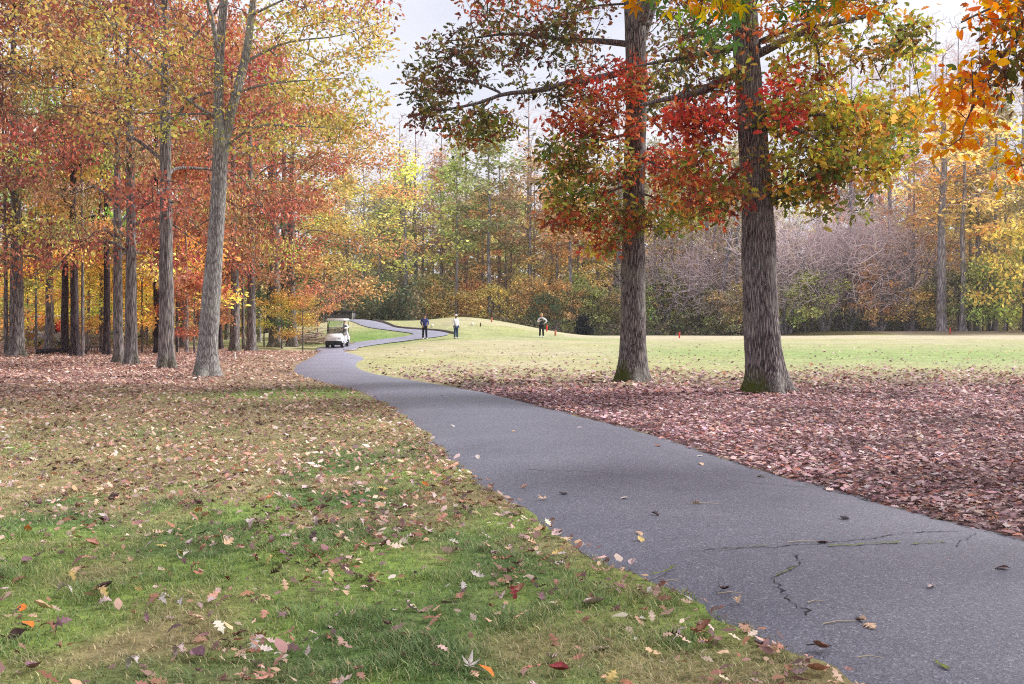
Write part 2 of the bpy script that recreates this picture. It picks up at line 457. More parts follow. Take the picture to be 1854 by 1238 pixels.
# ------------------------------------------------------------------ tree skeletons
class Skel:
    def __init__(s):
        s.pos = np.zeros((40000, 3)); s.par = np.full(40000, -1); s.rad = np.zeros(40000); s.n = 0; s.tips = []
    def node(s, p, par, r=0.0):
        s.pos[s.n] = p; s.par[s.n] = par; s.rad[s.n] = r; s.n += 1
        return s.n - 1
    def chain(s, pts, r0, r1, par=-1, step=0.45, rads=None):
        pts = np.asarray(pts, float)
        seg = np.r_[0, np.cumsum(np.linalg.norm(np.diff(pts, axis=0), axis=1))]
        m = max(2, int(seg[-1] / step) + 1)
        u = np.linspace(0, seg[-1], m)
        # smooth the corners of the polyline
        q = np.stack([np.interp(u, seg, pts[:, k]) for k in range(3)], axis=1)
        if m > 4:
            for _ in range(2):
                q[1:-1] = q[1:-1] * .5 + (q[:-2] + q[2:]) * .25
        rr = np.interp(u, seg, rads) if rads is not None else r0 + (r1 - r0) * (u / seg[-1])
        if par == 'near':
            d = np.linalg.norm(s.pos[:s.n] - q[0], axis=1); par = int(np.argmin(d))
        ids = []
        for k in range(m):
            if k == 0 and par >= 0 and np.linalg.norm(s.pos[par] - q[0]) < 0.05:
                ids.append(par); continue
            par = s.node(q[k], par, rr[k]); ids.append(par)
        return ids
    def grow(s, tips, first=0, up=0.7, seg=0.5, jit=0.06, bow=0.10, maxn=10):
        tips = np.asarray(tips, float)
        base = s.pos[first:s.n]
        d = np.array([np.min(np.sum((base - t) ** 2, axis=1)) for t in tips])
        for t in tips[np.argsort(d)]:
            q = s.pos[first:s.n]
            dv = t - q
            dist = np.sqrt(np.sum(dv * dv, axis=1))
            cost = dist + up * np.clip(-dv[:, 2], 0, None) + 0.15 * np.clip(dv[:, 2] - 0.6 * dist, 0, None)
            k = int(np.argmin(cost)); D = dist[k]
            if D < 0.12: continue
            m = int(min(maxn, max(1, round(D / seg)))); a = s.pos[first + k].copy(); par = first + k
            side = rng.normal(size=3) * jit * D
            for i in range(1, m + 1):
                f = i / m
                p = a + (t - a) * f + np.array([0, 0, 1.0]) * bow * D * math.sin(math.pi * f) + side * math.sin(math.pi * f)
                if i < m: p = p + rng.normal(size=3) * jit * .5 * D / m
                par = s.node(p, par)
            s.tips.append(par)
    def radii(s, rt, ex=0.45):
        cnt = np.zeros(s.n)
        for t in s.tips: cnt[t] += 1
        for i in range(s.n - 1, -1, -1):
            if s.par[i] >= 0: cnt[s.par[i]] += max(cnt[i], 0)
        r = rt * np.maximum(cnt, 1) ** ex
        ex_r = s.rad[:s.n]
        return np.where(ex_r > 0, ex_r, r)
    def mesh(s, rt=0.006, ex=0.45, rmin=0.0, rmax=9.0, lump=0.0, flare=None):
        n = s.n; r = s.radii(rt, ex)
        for i in range(n):                    # a branch never gets thicker than what carries it
            if s.par[i] >= 0 and s.rad[i] == 0: r[i] = min(r[i], r[s.par[i]] * 0.92)
        kids = [[] for _ in range(n)]
        for i in range(n):
            if s.par[i] >= 0: kids[s.par[i]].append(i)
        start = [(i, -1) for i in range(n) if s.par[i] < 0]
        MBs = MB()
        cls = {3: [], 5: [], 10: [], 28: []}
        while start:
            i, p = start.pop()
            ch = [p] if p >= 0 else []
            while True:
                ch.append(i)
                k = kids[i]
                if not k: break
                best = max(k, key=lambda j: r[j])
                for j in k:
                    if j != best: start.append((j, i))
                i = best
            rm = max(r[c] for c in (ch[1:] if p >= 0 else ch))
            if rm < rmin or rm >= rmax: continue
            cls[28 if rm > .14 else 10 if rm > .06 else 5 if rm > .02 else 3].append((ch, p >= 0))
        allV, allF, off = [], [], 0
        for ns, chains in cls.items():
            if not chains: continue
            idx = np.concatenate([c for c, _ in chains]); ln = np.array([len(c) for c, _ in chains])
            cid = np.repeat(np.arange(len(ln)), ln)
            pos = s.pos[idx]; rad = r[idx].copy()
            st = np.r_[0, np.cumsum(ln)[:-1]]
            for (c, side), a in zip(chains, st):
                if side: rad[a] = min(rad[a], r[c[1]] * 1.15)
            last = st + ln - 1
            nxt = np.minimum(np.arange(len(idx)) + 1, last[cid]); prv = np.maximum(np.arange(len(idx)) - 1, st[cid])
            T = pos[nxt] - pos[prv]; T /= np.linalg.norm(T, axis=1, keepdims=True) + 1e-9
            T0 = pos[last] - pos[st]
            vert = np.abs(T0[:, 2]) > .6 * np.linalg.norm(T0, axis=1)
            ref = np.where(vert[:, None], np.array([1.0, 0.05, 0]), np.array([0.05, 0.03, 1.0]))[cid]
            A = np.cross(T, ref); A /= np.linalg.norm(A, axis=1, keepdims=True) + 1e-9
            B = np.cross(T, A)
            th = np.arange(ns) * 2 * np.pi / ns
            rr = np.repeat(rad[:, None], ns, axis=1)
            if lump and ns >= 10:
                zc = pos[:, 2:3] * 1.3
                rr = rr * (1 + lump * (vnoise(np.cos(th)[None] * 2.2 + 7 + 0 * zc, np.sin(th)[None] * 2.2 + zc, 5) - .5)
                           + lump * .6 * (vnoise(th[None] * 4.0 + 0 * zc, zc * 2.5, 9) - .5))
            if flare is not None and ns == 28:
                h, amt, lob, ph = flare
                zz = np.clip(pos[:, 2:3] - s.pos[0, 2], 0, None)
                f = np.exp(-zz / h)
                rr = rr * (1 + amt * f * (0.55 + 0.45 * np.cos(th[None] * lob + ph) + .25 * np.cos(th[None] * (lob + 2) + 1.3)))
            V = pos[:, None] + rr[:, :, None] * (np.cos(th)[None, :, None] * A[:, None] + np.sin(th)[None, :, None] * B[:, None])
            rows = np.where(np.arange(len(idx)) < last[cid])[0]
            k = np.arange(ns)
            F = np.stack([rows[:, None] * ns + k, rows[:, None] * ns + (k + 1) % ns, (rows[:, None] + 1) * ns + (k + 1) % ns, (rows[:, None] + 1) * ns + k], axis=2).reshape(-1, 4)
            allV.append(V.reshape(-1, 3)); allF.append(F[:, ::-1] + off); off += len(idx) * ns
        return np.vstack(allV), np.vstack(allF)

def ell(n, c, r, hollow=0.0):                         # points in an ellipsoid
    v = rng.normal(size=(n, 3)); v /= np.linalg.norm(v, axis=1, keepdims=True)
    u = (hollow + (1 - hollow) * rng.random((n, 1))) ** (1 / 3)
    return np.array(c) + v * u * np.array(r)

def sprays(tips, dirs, per, spread, templates, size, colf, up=0.45, hk=0.5, droop=0.25, sz=0.2):
    """leaves gathered round the twig ends"""
    n = len(tips)
    t = np.repeat(tips, per, axis=0); d = np.repeat(dirs, per, axis=0)
    m = len(t)
    off = rng.normal(size=(m, 3)) * spread; off[:, 2] *= .6
    pos = t + off - d * rng.random((m, 1)) * spread * 1.6
    hd = off / (np.linalg.norm(off, axis=1, keepdims=True) + 1e-9) + d * .5 + np.array([0, 0, -droop])
    hd /= np.linalg.norm(hd, axis=1, keepdims=True) + 1e-9
    Rm = frames(m, up, hd, hk)
    s_ = size * np.exp(rng.normal(0, sz, m))
    return leaves(templates, pos, Rm, s_, colf(pos, np.repeat(np.arange(n), per)))

# ------------------------------------------------------------------ cart path outline (photo pixels laid on the terrain, then one ribbon)
def resample(pts, n):
    pts = np.array(pts, float)
    s = np.r_[0, np.cumsum(np.linalg.norm(np.diff(pts[:, :2], axis=0), axis=1))]
    u = np.linspace(0, s[-1], n)
    return np.stack([np.interp(u, s, pts[:, k]) for k in range(pts.shape[1])], axis=1)

def smooth_line(p, it=2):
    p = p.copy()
    for _ in range(it):
        p[1:-1] = p[1:-1] * .5 + (p[:-2] + p[2:]) * .25
    return p

left_px = [(1530, 1238), (1385, 1165), (1250, 1090), (1130, 1040), (1040, 985), (940, 930), (880, 885), (840, 858), (805, 825), (780, 800), (752, 775), (725, 752), (690, 728), (640, 707), (590, 693), (556, 685), (532, 675), (528, 668), (540, 658), (560, 649), (574, 641), (574, 635), (570, 630), (604, 625.5), (640, 620.5), (690, 614.5), (735, 609.5), (752, 606.0), (741, 602.5), (702, 598), (667, 593.5), (650, 588), (641, 583.5), (598, 582.0)]
right_px = [None, (1854, 975), (1740, 947), (1600, 910), (1480, 878), (1395, 856), (1280, 817), (1180, 785), (1090, 762), (1000, 740), (920, 720), (850, 705), (780, 693), (720, 684), (680, 677), (656, 670), (645, 662), (648, 655), (662, 650), (655, 645), (632, 640), (624, 637.5), (622, 636), (650, 629), (700, 621.5), (750, 615.5), (800, 610.5), (820, 605.5), (800, 601), (760, 598), (712, 593.5), (694, 585.5), (670, 581), (641, 579), (598, 579.5)]
near_L = [(5.0, -5.0), (3.55, -1.0), (2.45, 1.5)]
near_R = [(8.2, -4.0), (6.55, 0.0), (5.15, 3.0)]
Lw = np.array([[x, y] for x, y in near_L] + [list(G(*p)[:2]) for p in left_px])
Rw = np.array([[x, y] for x, y in near_R] + [list(G(*p)[:2]) for p in right_px if p is not None])
# matched stations: split both edges into the same named stretches
def idxL(px): return 3 + left_px.index(px)
def idxR(px): return 3 + right_px.index(px) - 1
cutsL = [0, idxL((1250, 1090)), idxL((690, 728)), idxL((532, 675)), idxL((570, 630)), idxL((752, 606.0)), len(Lw) - 1]
cutsR = [0, idxR((1854, 975)), idxR((920, 720)), idxR((645, 662)), idxR((624, 637.5)), idxR((820, 605.5)), len(Rw) - 1]
PL, PR = [], []
for (a, b, c, d, n) in zip(cutsL[:-1], cutsL[1:], cutsR[:-1], cutsR[1:], (50, 120, 60, 40, 50, 50)):
    PL.append(resample(Lw[a:b + 1], n)[:-1]); PR.append(resample(Rw[c:d + 1], n)[:-1])
PL = np.vstack(PL + [Lw[-1:]]); PR = np.vstack(PR + [Rw[-1:]])
PL = smooth_line(PL, 5); PR = smooth_line(PR, 5)

_ly = np.argsort(Lw[:24, 1]); _ry = np.argsort(Rw[:24, 1])
def xL(y): return np.interp(y, Lw[:24, 1][_ly], Lw[:24, 0][_ly])
def xR(y): return np.interp(y, Rw[:24, 1][_ry], Rw[:24, 0][_ry])

# ------------------------------------------------------------------ what the ground is made of
def gauss(x, y, cx, cy, rx, ry): return np.exp(-(((x - cx) / rx) ** 2 + ((y - cy) / ry) ** 2))

def litter_amount(x, y):
    """how much fallen leaf covers the ground, 0..1"""
    n = fbm(x * .45, y * .45, 31, 4) - .5
    right = x > xR(np.minimum(y, 50)) - .1
    a = np.where(right,
                 (1 - sstep(20.5, 24.0, y + n * 5 - .05 * x)) + .55 * (1 - sstep(24, 36, y + n * 14)),
                 sstep(18, 26, y + n * 12 - .42 * (x + 5)) )
    wood = sstep(0, 3, (xL(np.minimum(y, 50)) - 2.0 - x)) * (y > 24)
    a = np.where(right, a, np.maximum(a, .0) * np.clip(.55 + wood, 0, 1))
    a = a * np.where((y > 36) & (x > -7), 0.0, 1.0)
    a = np.where((y > 60) & (x > -22 - .12 * (y - 60)), 0, a)
    a = np.where((y > 104) | ((y > 86) & (x > 34)), .8, a)
    a = a * (1 - .92 * np.clip(1.3 * gauss(x, y, -4.1, 20.6, 2.3, 2.3), 0, 1))
    return np.clip(a, 0, 1)

def green_amount(x, y):
    n = .62 * fbm(x * .6, y * .6, 51, 4) + .38 * fbm(x * 1.9, y * 1.2, 57, 3)
    left = x < xL(np.minimum(y, 50)) + .2
    g = .92 * sstep(.42, .62, n + .24 * gauss(x, y, -1.7, 6.6, 3.4, 3.0) - .10)
    g = np.maximum(g, gauss(x, y, -4.3, 21.2, 2.6, 2.2) * 1.1)
    g = np.maximum(g, .8 * gauss(x, y, -1.1, 11.0, .5, .5))
    g = np.maximum(g, .6 * gauss(x, y, .85, 4.9, .8, .5))
    g = g * (1 - .65 * sstep(9.0, 17, y) * (1 - gauss(x, y, -4.3, 21.2, 3.5, 3)) * (y < 40))
    return np.clip(np.where(left, g, g * .5), 0, 1)

DEEP, BRIGHT, STRAW, OLIVE = lin(92, 122, 68), lin(134, 160, 80), lin(168, 150, 118), lin(130, 130, 82)
SOIL, LIT, WOODLIT = lin(84, 66, 70), lin(132, 102, 104), lin(160, 128, 118)
FGREEN, FPALE, FMID = lin(138, 164, 96), lin(192, 180, 158), lin(168, 170, 114)

def ground_colour(x, y):
    g = green_amount(x, y)[..., None]; l = litter_amount(x, y)[..., None]
    n1 = fbm(x * 1.3, y * 1.3, 71, 4)[..., None]; n2 = fbm(x * .22, y * .22, 91, 4)[..., None]
    br = np.clip(sstep(.45, .62, fbm(x * .9, y * .9, 77, 3)) + gauss(x, y, -4.3, 21.2, 3, 2.5) + gauss(x, y, .85, 4.9, .8, .6), 0, 1)[..., None]
    grass = (STRAW * (1 - n1) + OLIVE * n1) * (1 - g) + (DEEP * (1 - br) + BRIGHT * br) * g
    dry = LIT * (1 - n1) + SOIL * n1
    near_wood = (x < -4)[..., None]
    dry = np.where(near_wood, WOODLIT * (1 - n1 * .6) + LIT * n1 * .6, dry)
    c = grass * (1 - l) + dry * l
    # the mown field
    f = (sstep(19, 27, y - .05 * x) * ((x > xR(np.minimum(y, 50)) - .2) | (y > 60)) * (x > -24 - .15 * (y - 60)))[..., None]
    stripe = (.5 + .5 * np.sin(y * .36 + .02 * x + 3 * fbm(x * .03, y * .08, 13, 3)))[..., None]
    band = gauss(x * 0, y, 0, 45, 1, 13)[..., None]
    far = sstep(60, 70, y)[..., None] * (1 - sstep(82, 84, y)[..., None] * 0)
    fc = FMID * (1 - n2) + FPALE * n2
    gr = np.clip(band * sstep(2, 9, x + .0 * y)[..., None] * (.55 + .9 * (n2 - .4)), 0, 1)
    fc = fc * (1 - gr) + FGREEN * gr
    edge = (sstep(70, 74, y) * (x > 4))[..., None] * (1 - sstep(84.5, 86, y))[..., None]
    fc = fc * (1 - edge * .75) + FPALE * 1.05 * edge * .75
    m = ((y > 68) & (x < 8))[..., None] * 1.0
    fc = fc * (1 - .35 * m * stripe) + FGREEN * .35 * m * stripe
    # the tall green bank between the two legs of the path
    bank = gauss(x, y, -10.3, 73, 3.2, 5.5)[..., None] * (.6 + .8 * (n1 - .3))
    bank = np.clip(bank, 0, 1)
    fc = fc * (1 - bank) + lin(112, 150, 70) * bank
    fl = f * (1 - l * .9)
    c = c * (1 - fl) + fc * fl
    # creek banks and the floor of the wood behind
    cr_ = (sstep(86.2, 88, y) * (x > -3) * (x < 34))[..., None] + (sstep(101, 105, y))[..., None]
    cr_ = np.clip(cr_, 0, 1)
    c = c * (1 - cr_) + (lin(98, 82, 66) * (1 - n1) + lin(118, 112, 62) * n1) * cr_
    return c

def axis(parts):
    out = []
    for a, b, st in parts: out.append(np.arange(a, b, st))
    return np.unique(np.round(np.concatenate(out), 4))

gx = axis([(-600, -120, 40), (-120, -40, 4), (-40, -16, .6), (-16, 18, .16), (18, 44, .6), (44, 120, 4), (120, 601, 40)])
gy = axis([(-60, 0, 3), (0, 3, .4), (3, 30, .16), (30, 60, .3), (60, 112, .35), (112, 200, 4), (200, 900, 35)])
X, Y = np.meshgrid(gx, gy)
Z = zt(X, Y) + (fbm(X * 2.2, Y * 2.2, 5, 3) - .5) * .035 * (Y < 40)
nx, ny = len(gx), len(gy)
ii = (np.arange(ny - 1)[:, None] * nx + np.arange(nx - 1)[None]).ravel()
GF = np.stack([ii, ii + 1, ii + nx + 1, ii + nx], axis=1)
GC = ground_colour(X, Y).reshape(-1, 3)

m, t, b = newmat('turf_and_soil')
at = nd(t, 'ShaderNodeAttribute', attribute_name='Col')
tcn = nd(t, 'ShaderNodeTexCoord')
n1 = nd(t, 'ShaderNodeTexNoise', Scale=9.0, Detail=10.0, Roughness=.72); t.links.new(tcn.outputs['Object'], n1.inputs['Vector'])
n2 = nd(t, 'ShaderNodeTexNoise', Scale=.7, Detail=5.0); t.links.new(tcn.outputs['Object'], n2.inputs['Vector'])
n3 = nd(t, 'ShaderNodeTexVoronoi', Scale=7.0); t.links.new(tcn.outputs['Object'], n3.inputs['Vector'])
c = mixc(t, 1.0, at.outputs['Color'], ramp(t, n1.outputs['Fac'], [(.3, (.50, .48, .46)), (.5, (.95, .95, .95)), (.7, (1.45, 1.42, 1.38))]), 'MULTIPLY')
c = mixc(t, 1.0, c, ramp(t, n2.outputs['Fac'], [(.3, (.84, .86, .84)), (.7, (1.14, 1.12, 1.10))]), 'MULTIPLY')
vb = nd(t, 'ShaderNodeRGBToBW'); t.links.new(n3.outputs['Color'], vb.inputs[0])
c = mixc(t, .35, c, mixc(t, 1.0, c, ramp(t, vb.outputs[0], [(.2, (.7, .7, .7)), (.8, (1.3, 1.3, 1.3))]), 'MULTIPLY'))
t.links.new(c, b.inputs['Base Color']); b.inputs['Roughness'].default_value = .95; b.inputs['Specular IOR Level'].default_value = .1
bp = nd(t, 'ShaderNodeBump', Strength=.7, Distance=.05); t.links.new(n1.outputs['Fac'], bp.inputs['Height']); t.links.new(bp.outputs['Normal'], b.inputs['Normal'])
M['ground'] = m
gnd = quads('ground', np.stack([X.ravel(), Y.ravel(), Z.ravel()], 1), GF, M['ground'], col=GC, smooth=True)
gnd['kind'] = 'structure'

# ------------------------------------------------------------------ the asphalt ribbon, its cracks and its kerb
m, t, b = newmat('worn_asphalt')
tcn = nd(t, 'ShaderNodeTexCoord')
v1 = nd(t, 'ShaderNodeTexVoronoi', Scale=85.0); t.links.new(tcn.outputs['Object'], v1.inputs['Vector'])
v2 = nd(t, 'ShaderNodeTexNoise', Scale=160.0, Detail=3.0); t.links.new(tcn.outputs['Object'], v2.inputs['Vector'])
v3 = nd(t, 'ShaderNodeTexNoise', Scale=.75, Detail=8.0, Roughness=.68); t.links.new(tcn.outputs['Object'], v3.inputs['Vector'])
c = ramp(t, v1.outputs['Color'], [(.12, L4(66, 65, 76)), (.5, L4(102, 100, 112)), (.80, L4(134, 132, 142)), (.97, L4(196, 194, 198))])
c = mixc(t, .55, c, ramp(t, v2.outputs['Fac'], [(.36, L4(62, 61, 72)), (.56, L4(112, 110, 122)), (.72, L4(172, 170, 178))]))
c = mixc(t, 1.0, c, ramp(t, v3.outputs['Fac'], [(.26, (.70, .70, .72)), (.44, (.92, .92, .94)), (.56, (1.0, 1.0, 1.0)), (.74, (1.24, 1.23, 1.20))]), 'MULTIPLY')
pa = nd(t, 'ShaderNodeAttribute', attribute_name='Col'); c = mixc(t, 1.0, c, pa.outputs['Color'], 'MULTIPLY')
t.links.new(c, b.inputs['Base Color']); b.inputs['Roughness'].default_value = .50; b.inputs['Specular IOR Level'].default_value = .75
bp = nd(t, 'ShaderNodeBump', Strength=.35, Distance=.004); t.links.new(v2.outputs['Fac'], bp.inputs['Height']); t.links.new(bp.outputs['Normal'], b.inputs['Normal'])
M['asphalt'] = m
M['crack'] = plain('crack_shadow', (38, 36, 40), .95, var=.3, scale=20)
M['moss'] = plain('crack_moss', (104, 116, 48), .95, var=.4, scale=30)

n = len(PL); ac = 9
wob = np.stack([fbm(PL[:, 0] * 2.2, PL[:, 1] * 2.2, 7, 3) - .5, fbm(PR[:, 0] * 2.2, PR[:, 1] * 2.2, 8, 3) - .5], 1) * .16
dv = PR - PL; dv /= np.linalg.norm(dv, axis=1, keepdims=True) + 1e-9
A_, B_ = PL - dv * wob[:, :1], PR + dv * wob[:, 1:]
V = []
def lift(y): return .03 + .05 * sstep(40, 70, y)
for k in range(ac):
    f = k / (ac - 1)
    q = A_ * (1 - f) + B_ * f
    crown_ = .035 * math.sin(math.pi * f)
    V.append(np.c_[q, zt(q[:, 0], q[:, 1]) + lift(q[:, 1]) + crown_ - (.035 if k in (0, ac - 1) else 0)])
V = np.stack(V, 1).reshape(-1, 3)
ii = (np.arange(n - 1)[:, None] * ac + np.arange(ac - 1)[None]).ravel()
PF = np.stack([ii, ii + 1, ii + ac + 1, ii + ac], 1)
pv, pf, pm = [V], [PF], [np.zeros(len(PF), int)]
off = len(V)
def path_z(x, y):
    l_, r_ = xL(y), xR(y)
    f = np.clip((x - l_) / (r_ - l_), 0, 1)
    return zt(x, y) + .03 + .035 * np.sin(np.pi * f)
def crack(px, w, mat, jag=.02, seed=0, moss=False):
    """a jagged crack (or the moss in it) along photo pixels, as a strip 4 mm above the asphalt"""
    global off
    g = np.array([G(*p)[:2] for p in px]); L = np.sum(np.linalg.norm(np.diff(g, axis=0), axis=1))
    q = resample(g, max(6, int(L / .035)))
    r2 = np.random.default_rng(seed)
    q = q + r2.normal(size=q.shape) * jag * .6 + (np.c_[fbm(q[:, 0] * 6, q[:, 1] * 6, seed), fbm(q[:, 0] * 6, q[:, 1] * 6, seed + 3)] - .5) * jag * 4
    T = np.gradient(q, axis=0); N = np.c_[-T[:, 1], T[:, 0]]; N /= np.linalg.norm(N, axis=1, keepdims=True) + 1e-9
    ww = w * (.62 if not moss else .9) * (.25 + 1.2 * r2.random(len(q)) ** 1.5); ww[0] = ww[-1] = .0008
    a, b2 = q - N * ww[:, None], q + N * ww[:, None]
    dz = .004 if not moss else .009
    v = np.stack([np.c_[a, path_z(a[:, 0], a[:, 1]) + dz], np.c_[b2, path_z(b2[:, 0], b2[:, 1]) + dz]], 1).reshape(-1, 3)
    i = np.arange(len(q) - 1) * 2
    pv.append(v); pf.append(np.stack([i, i + 1, i + 3, i + 2], 1) + off); pm.append(np.full(len(i), mat)); off += len(v)
crack([(1765, 972), (1700, 976), (1640, 981), (1590, 990), (1540, 998), (1490, 1002), (1430, 1004), (1400, 1008), (1330, 1009), (1262, 1012)], .008, 1, seed=1)
crack([(1434, 1018), (1448, 1028), (1452, 1036), (1430, 1047), (1402, 1062), (1416, 1078), (1420, 1095), (1436, 1110), (1455, 1120), (1460, 1132)], .008, 1, seed=2)
crack([(1310, 881), (1350, 884), (1420, 888), (1500, 892)], .006, 1, seed=3)
crack([(940, 858), (985, 862), (1040, 864), (1100, 868)], .006, 1, seed=4)
crack([(1766, 975), (1745, 990), (1732, 1006)], .005, 1, seed=5)
crack([(1500, 1009), (1540, 1007), (1590, 1003), (1630, 999)], .011, 2, seed=6, moss=True, jag=.015)
crack([(1645, 1003), (1690, 1000), (1720, 996)], .012, 2, seed=7, moss=True, jag=.015)
crack([(1300, 1012), (1345, 1009), (1395, 1006)], .007, 2, seed=8, moss=True, jag=.01)
crack([(1175, 1052), (1200, 1047), (1228, 1039)], .012, 2, seed=9, moss=True, jag=.012)
crack([(1405, 1062), (1430, 1050), (1445, 1044)], .006, 2, seed=10, moss=True, jag=.01)
crack([(1686, 1214), (1704, 1224), (1720, 1232)], .012, 2, seed=11, moss=True, jag=.012)
crack([(700, 764), (760, 768), (830, 771)], .005, 1, seed=12)
pvv = np.vstack(pv)
po = quads('cart_path', pvv, np.vstack(pf), mats=[M['asphalt'], M['crack'], M['moss']], mi=np.concatenate(pm), smooth=True, col=(.90 + 1.2 * sstep(18, 46, pvv[:, 1]))[:, None] * np.array([.94, .98, 1.06]))  # far stretch lightened in its colour to stand in for open-sky glare
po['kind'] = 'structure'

# low dark edging board along the upper bend
kp = resample(np.array([G(*p)[:2] for p in [(822, 604.5), (800, 600.3), (760, 597.2), (714, 592.6), (697, 585), (675, 581)]]), 60)
kp = smooth_line(kp, 4)
V = []
T = np.gradient(kp, axis=0); N = np.c_[T[:, 1], -T[:, 0]]; N /= np.linalg.norm(N, axis=1, keepdims=True)
for (o_, h_) in ((.0, -.1), (.0, .10), (.10, .10), (.10, -.1)):
    q = kp + N * o_
    V.append(np.c_[q, zt(q[:, 0], q[:, 1]) + h_ + .05])
V = np.stack(V, 1).reshape(-1, 3)
F = []
for i in range(len(kp) - 1):
    for k in range(3):
        F.append([i * 4 + k, i * 4 + k + 1, i * 4 + 5 + k, i * 4 + 4 + k])
kb = quads('kerb', V, F, plain('weathered_edging', (112, 102, 100), .9))
kb['kind'] = 'structure'

# creek water
wy = np.array([87.0, 109.0]); wx = np.array([-4.0, 33.0])
m, t, b = newmat('creek_water')
b.inputs['Base Color'].default_value = L4(52, 48, 40); b.inputs['Roughness'].default_value = .06
tcn = nd(t, 'ShaderNodeTexCoord'); wn = nd(t, 'ShaderNodeTexNoise', Scale=1.6, Detail=3.0); t.links.new(tcn.outputs['Object'], wn.inputs['Vector'])
bp = nd(t, 'ShaderNodeBump', Strength=.12, Distance=.05); t.links.new(wn.outputs['Fac'], bp.inputs['Height']); t.links.new(bp.outputs['Normal'], b.inputs['Normal'])
xs = np.linspace(-4, 33, 24); ys = np.linspace(87, 110, 12)
Xw, Yw = np.meshgrid(xs, ys)
i2 = (np.arange(11)[:, None] * 24 + np.arange(23)[None]).ravel()
wt = quads('creek_water', np.stack([Xw.ravel(), Yw.ravel(), np.full(Xw.size, -.02)], 1), np.stack([i2, i2 + 1, i2 + 25, i2 + 24], 1), m)
wt['kind'] = 'structure'

# ------------------------------------------------------------------ the three trees that stand clear: two oaks and the forked grey ash
OLIVE_P = [(150, 154, 64), (122, 134, 56), (180, 162, 66), (176, 108, 58), (104, 110, 52)]
RUST_P = [(196, 98, 60), (172, 80, 56), (214, 122, 66), (146, 72, 56), (158, 134, 62)]
RED_P = [(206, 76, 54), (182, 62, 52), (220, 108, 64), (150, 60, 52), (200, 130, 68)]
YG_P = [(204, 190, 70), (218, 190, 74), (172, 170, 66), (146, 154, 60), (222, 150, 66)]
DARK_P = [(104, 104, 56), (84, 84, 52), (128, 80, 58), (112, 62, 56), (146, 130, 66)]

def grow_tree(D, trunk, limbs, blobs, rt=.006, seed=0, flare=(.30, .6, 5, .5), lump=.16, leafsize=.13, per=8, templates=None, spread=.17, dens_=1.0):
    """trunk, limbs and foliage masses given at photo pixels on the tree's own distance D; returns (trunk verts, faces), (leaf verts, faces, colours)"""
    s = Skel()
    tp = [P(a, b, D + dd) for a, b, dd, w in trunk]; tr = [w / 2 * D / FPX for a, b, dd, w in trunk]
    s.chain(tp, 0, 0, -1, .22, rads=tr)
    tipcols = []; tipspos = []
    for pts, r0, r1 in limbs:
        s.chain([P(a, b, D + dd) for a, b, dd in pts], r0, r1, 'near', .3)
    wood0 = next((i for i in range(s.n) if s.pos[i, 2] > 1.9), 0)
    cols = []
    for (a, b, dd, rx, ry, rd, nt_, pal) in blobs:
        nt_ = max(6, int(nt_ * dens_))
        T = ell(nt_, P(a, b, D + dd), (rx * D / FPX, rd, ry * D / FPX), .25)
        tipspos.append(T); cols.append(pick(pal, nt_, .28))
    T = np.vstack(tipspos); C = np.vstack(cols)
    s.grow(T, first=wood0, up=.5, seg=.4, jit=.10, bow=.05)
    par = s.par[s.tips]; tips = s.pos[s.tips]
    # colour follows the nearest foliage mass
    near = np.array([np.argmin(np.sum((T - q) ** 2, axis=1)) for q in tips])
    tc_ = C[near]
    d = tips - s.pos[par]; d /= np.linalg.norm(d, axis=1, keepdims=True) + 1e-9
    hue = rng.normal(0, .22, (len(tips), 1))
    def colf(pos, k):
        m_ = len(pos)
        c_ = tc_[k] * np.exp(rng.normal(0, .20, (m_, 1))) * np.exp(rng.normal(0, .09, (m_, 3)))
        return np.clip(c_, 0, .9)
    lv = sprays(tips, d, per, spread, templates or T_OAK, leafsize, colf, up=.40, hk=.55)
    return s.mesh(rt, .42, lump=lump, flare=flare), lv

def place_tree(name, label, base, wood, lv, bark, group=None, lmat=None):
    r = thing(name, label, 'tree', base, group=group)
    quads('trunk', wood[0] - base, wood[1], bark, parent=r, smooth=True)
    c = quads('crown', lv[0] - base, lv[1], lmat or M['leaf'], col=lv[2], parent=r)
    return r

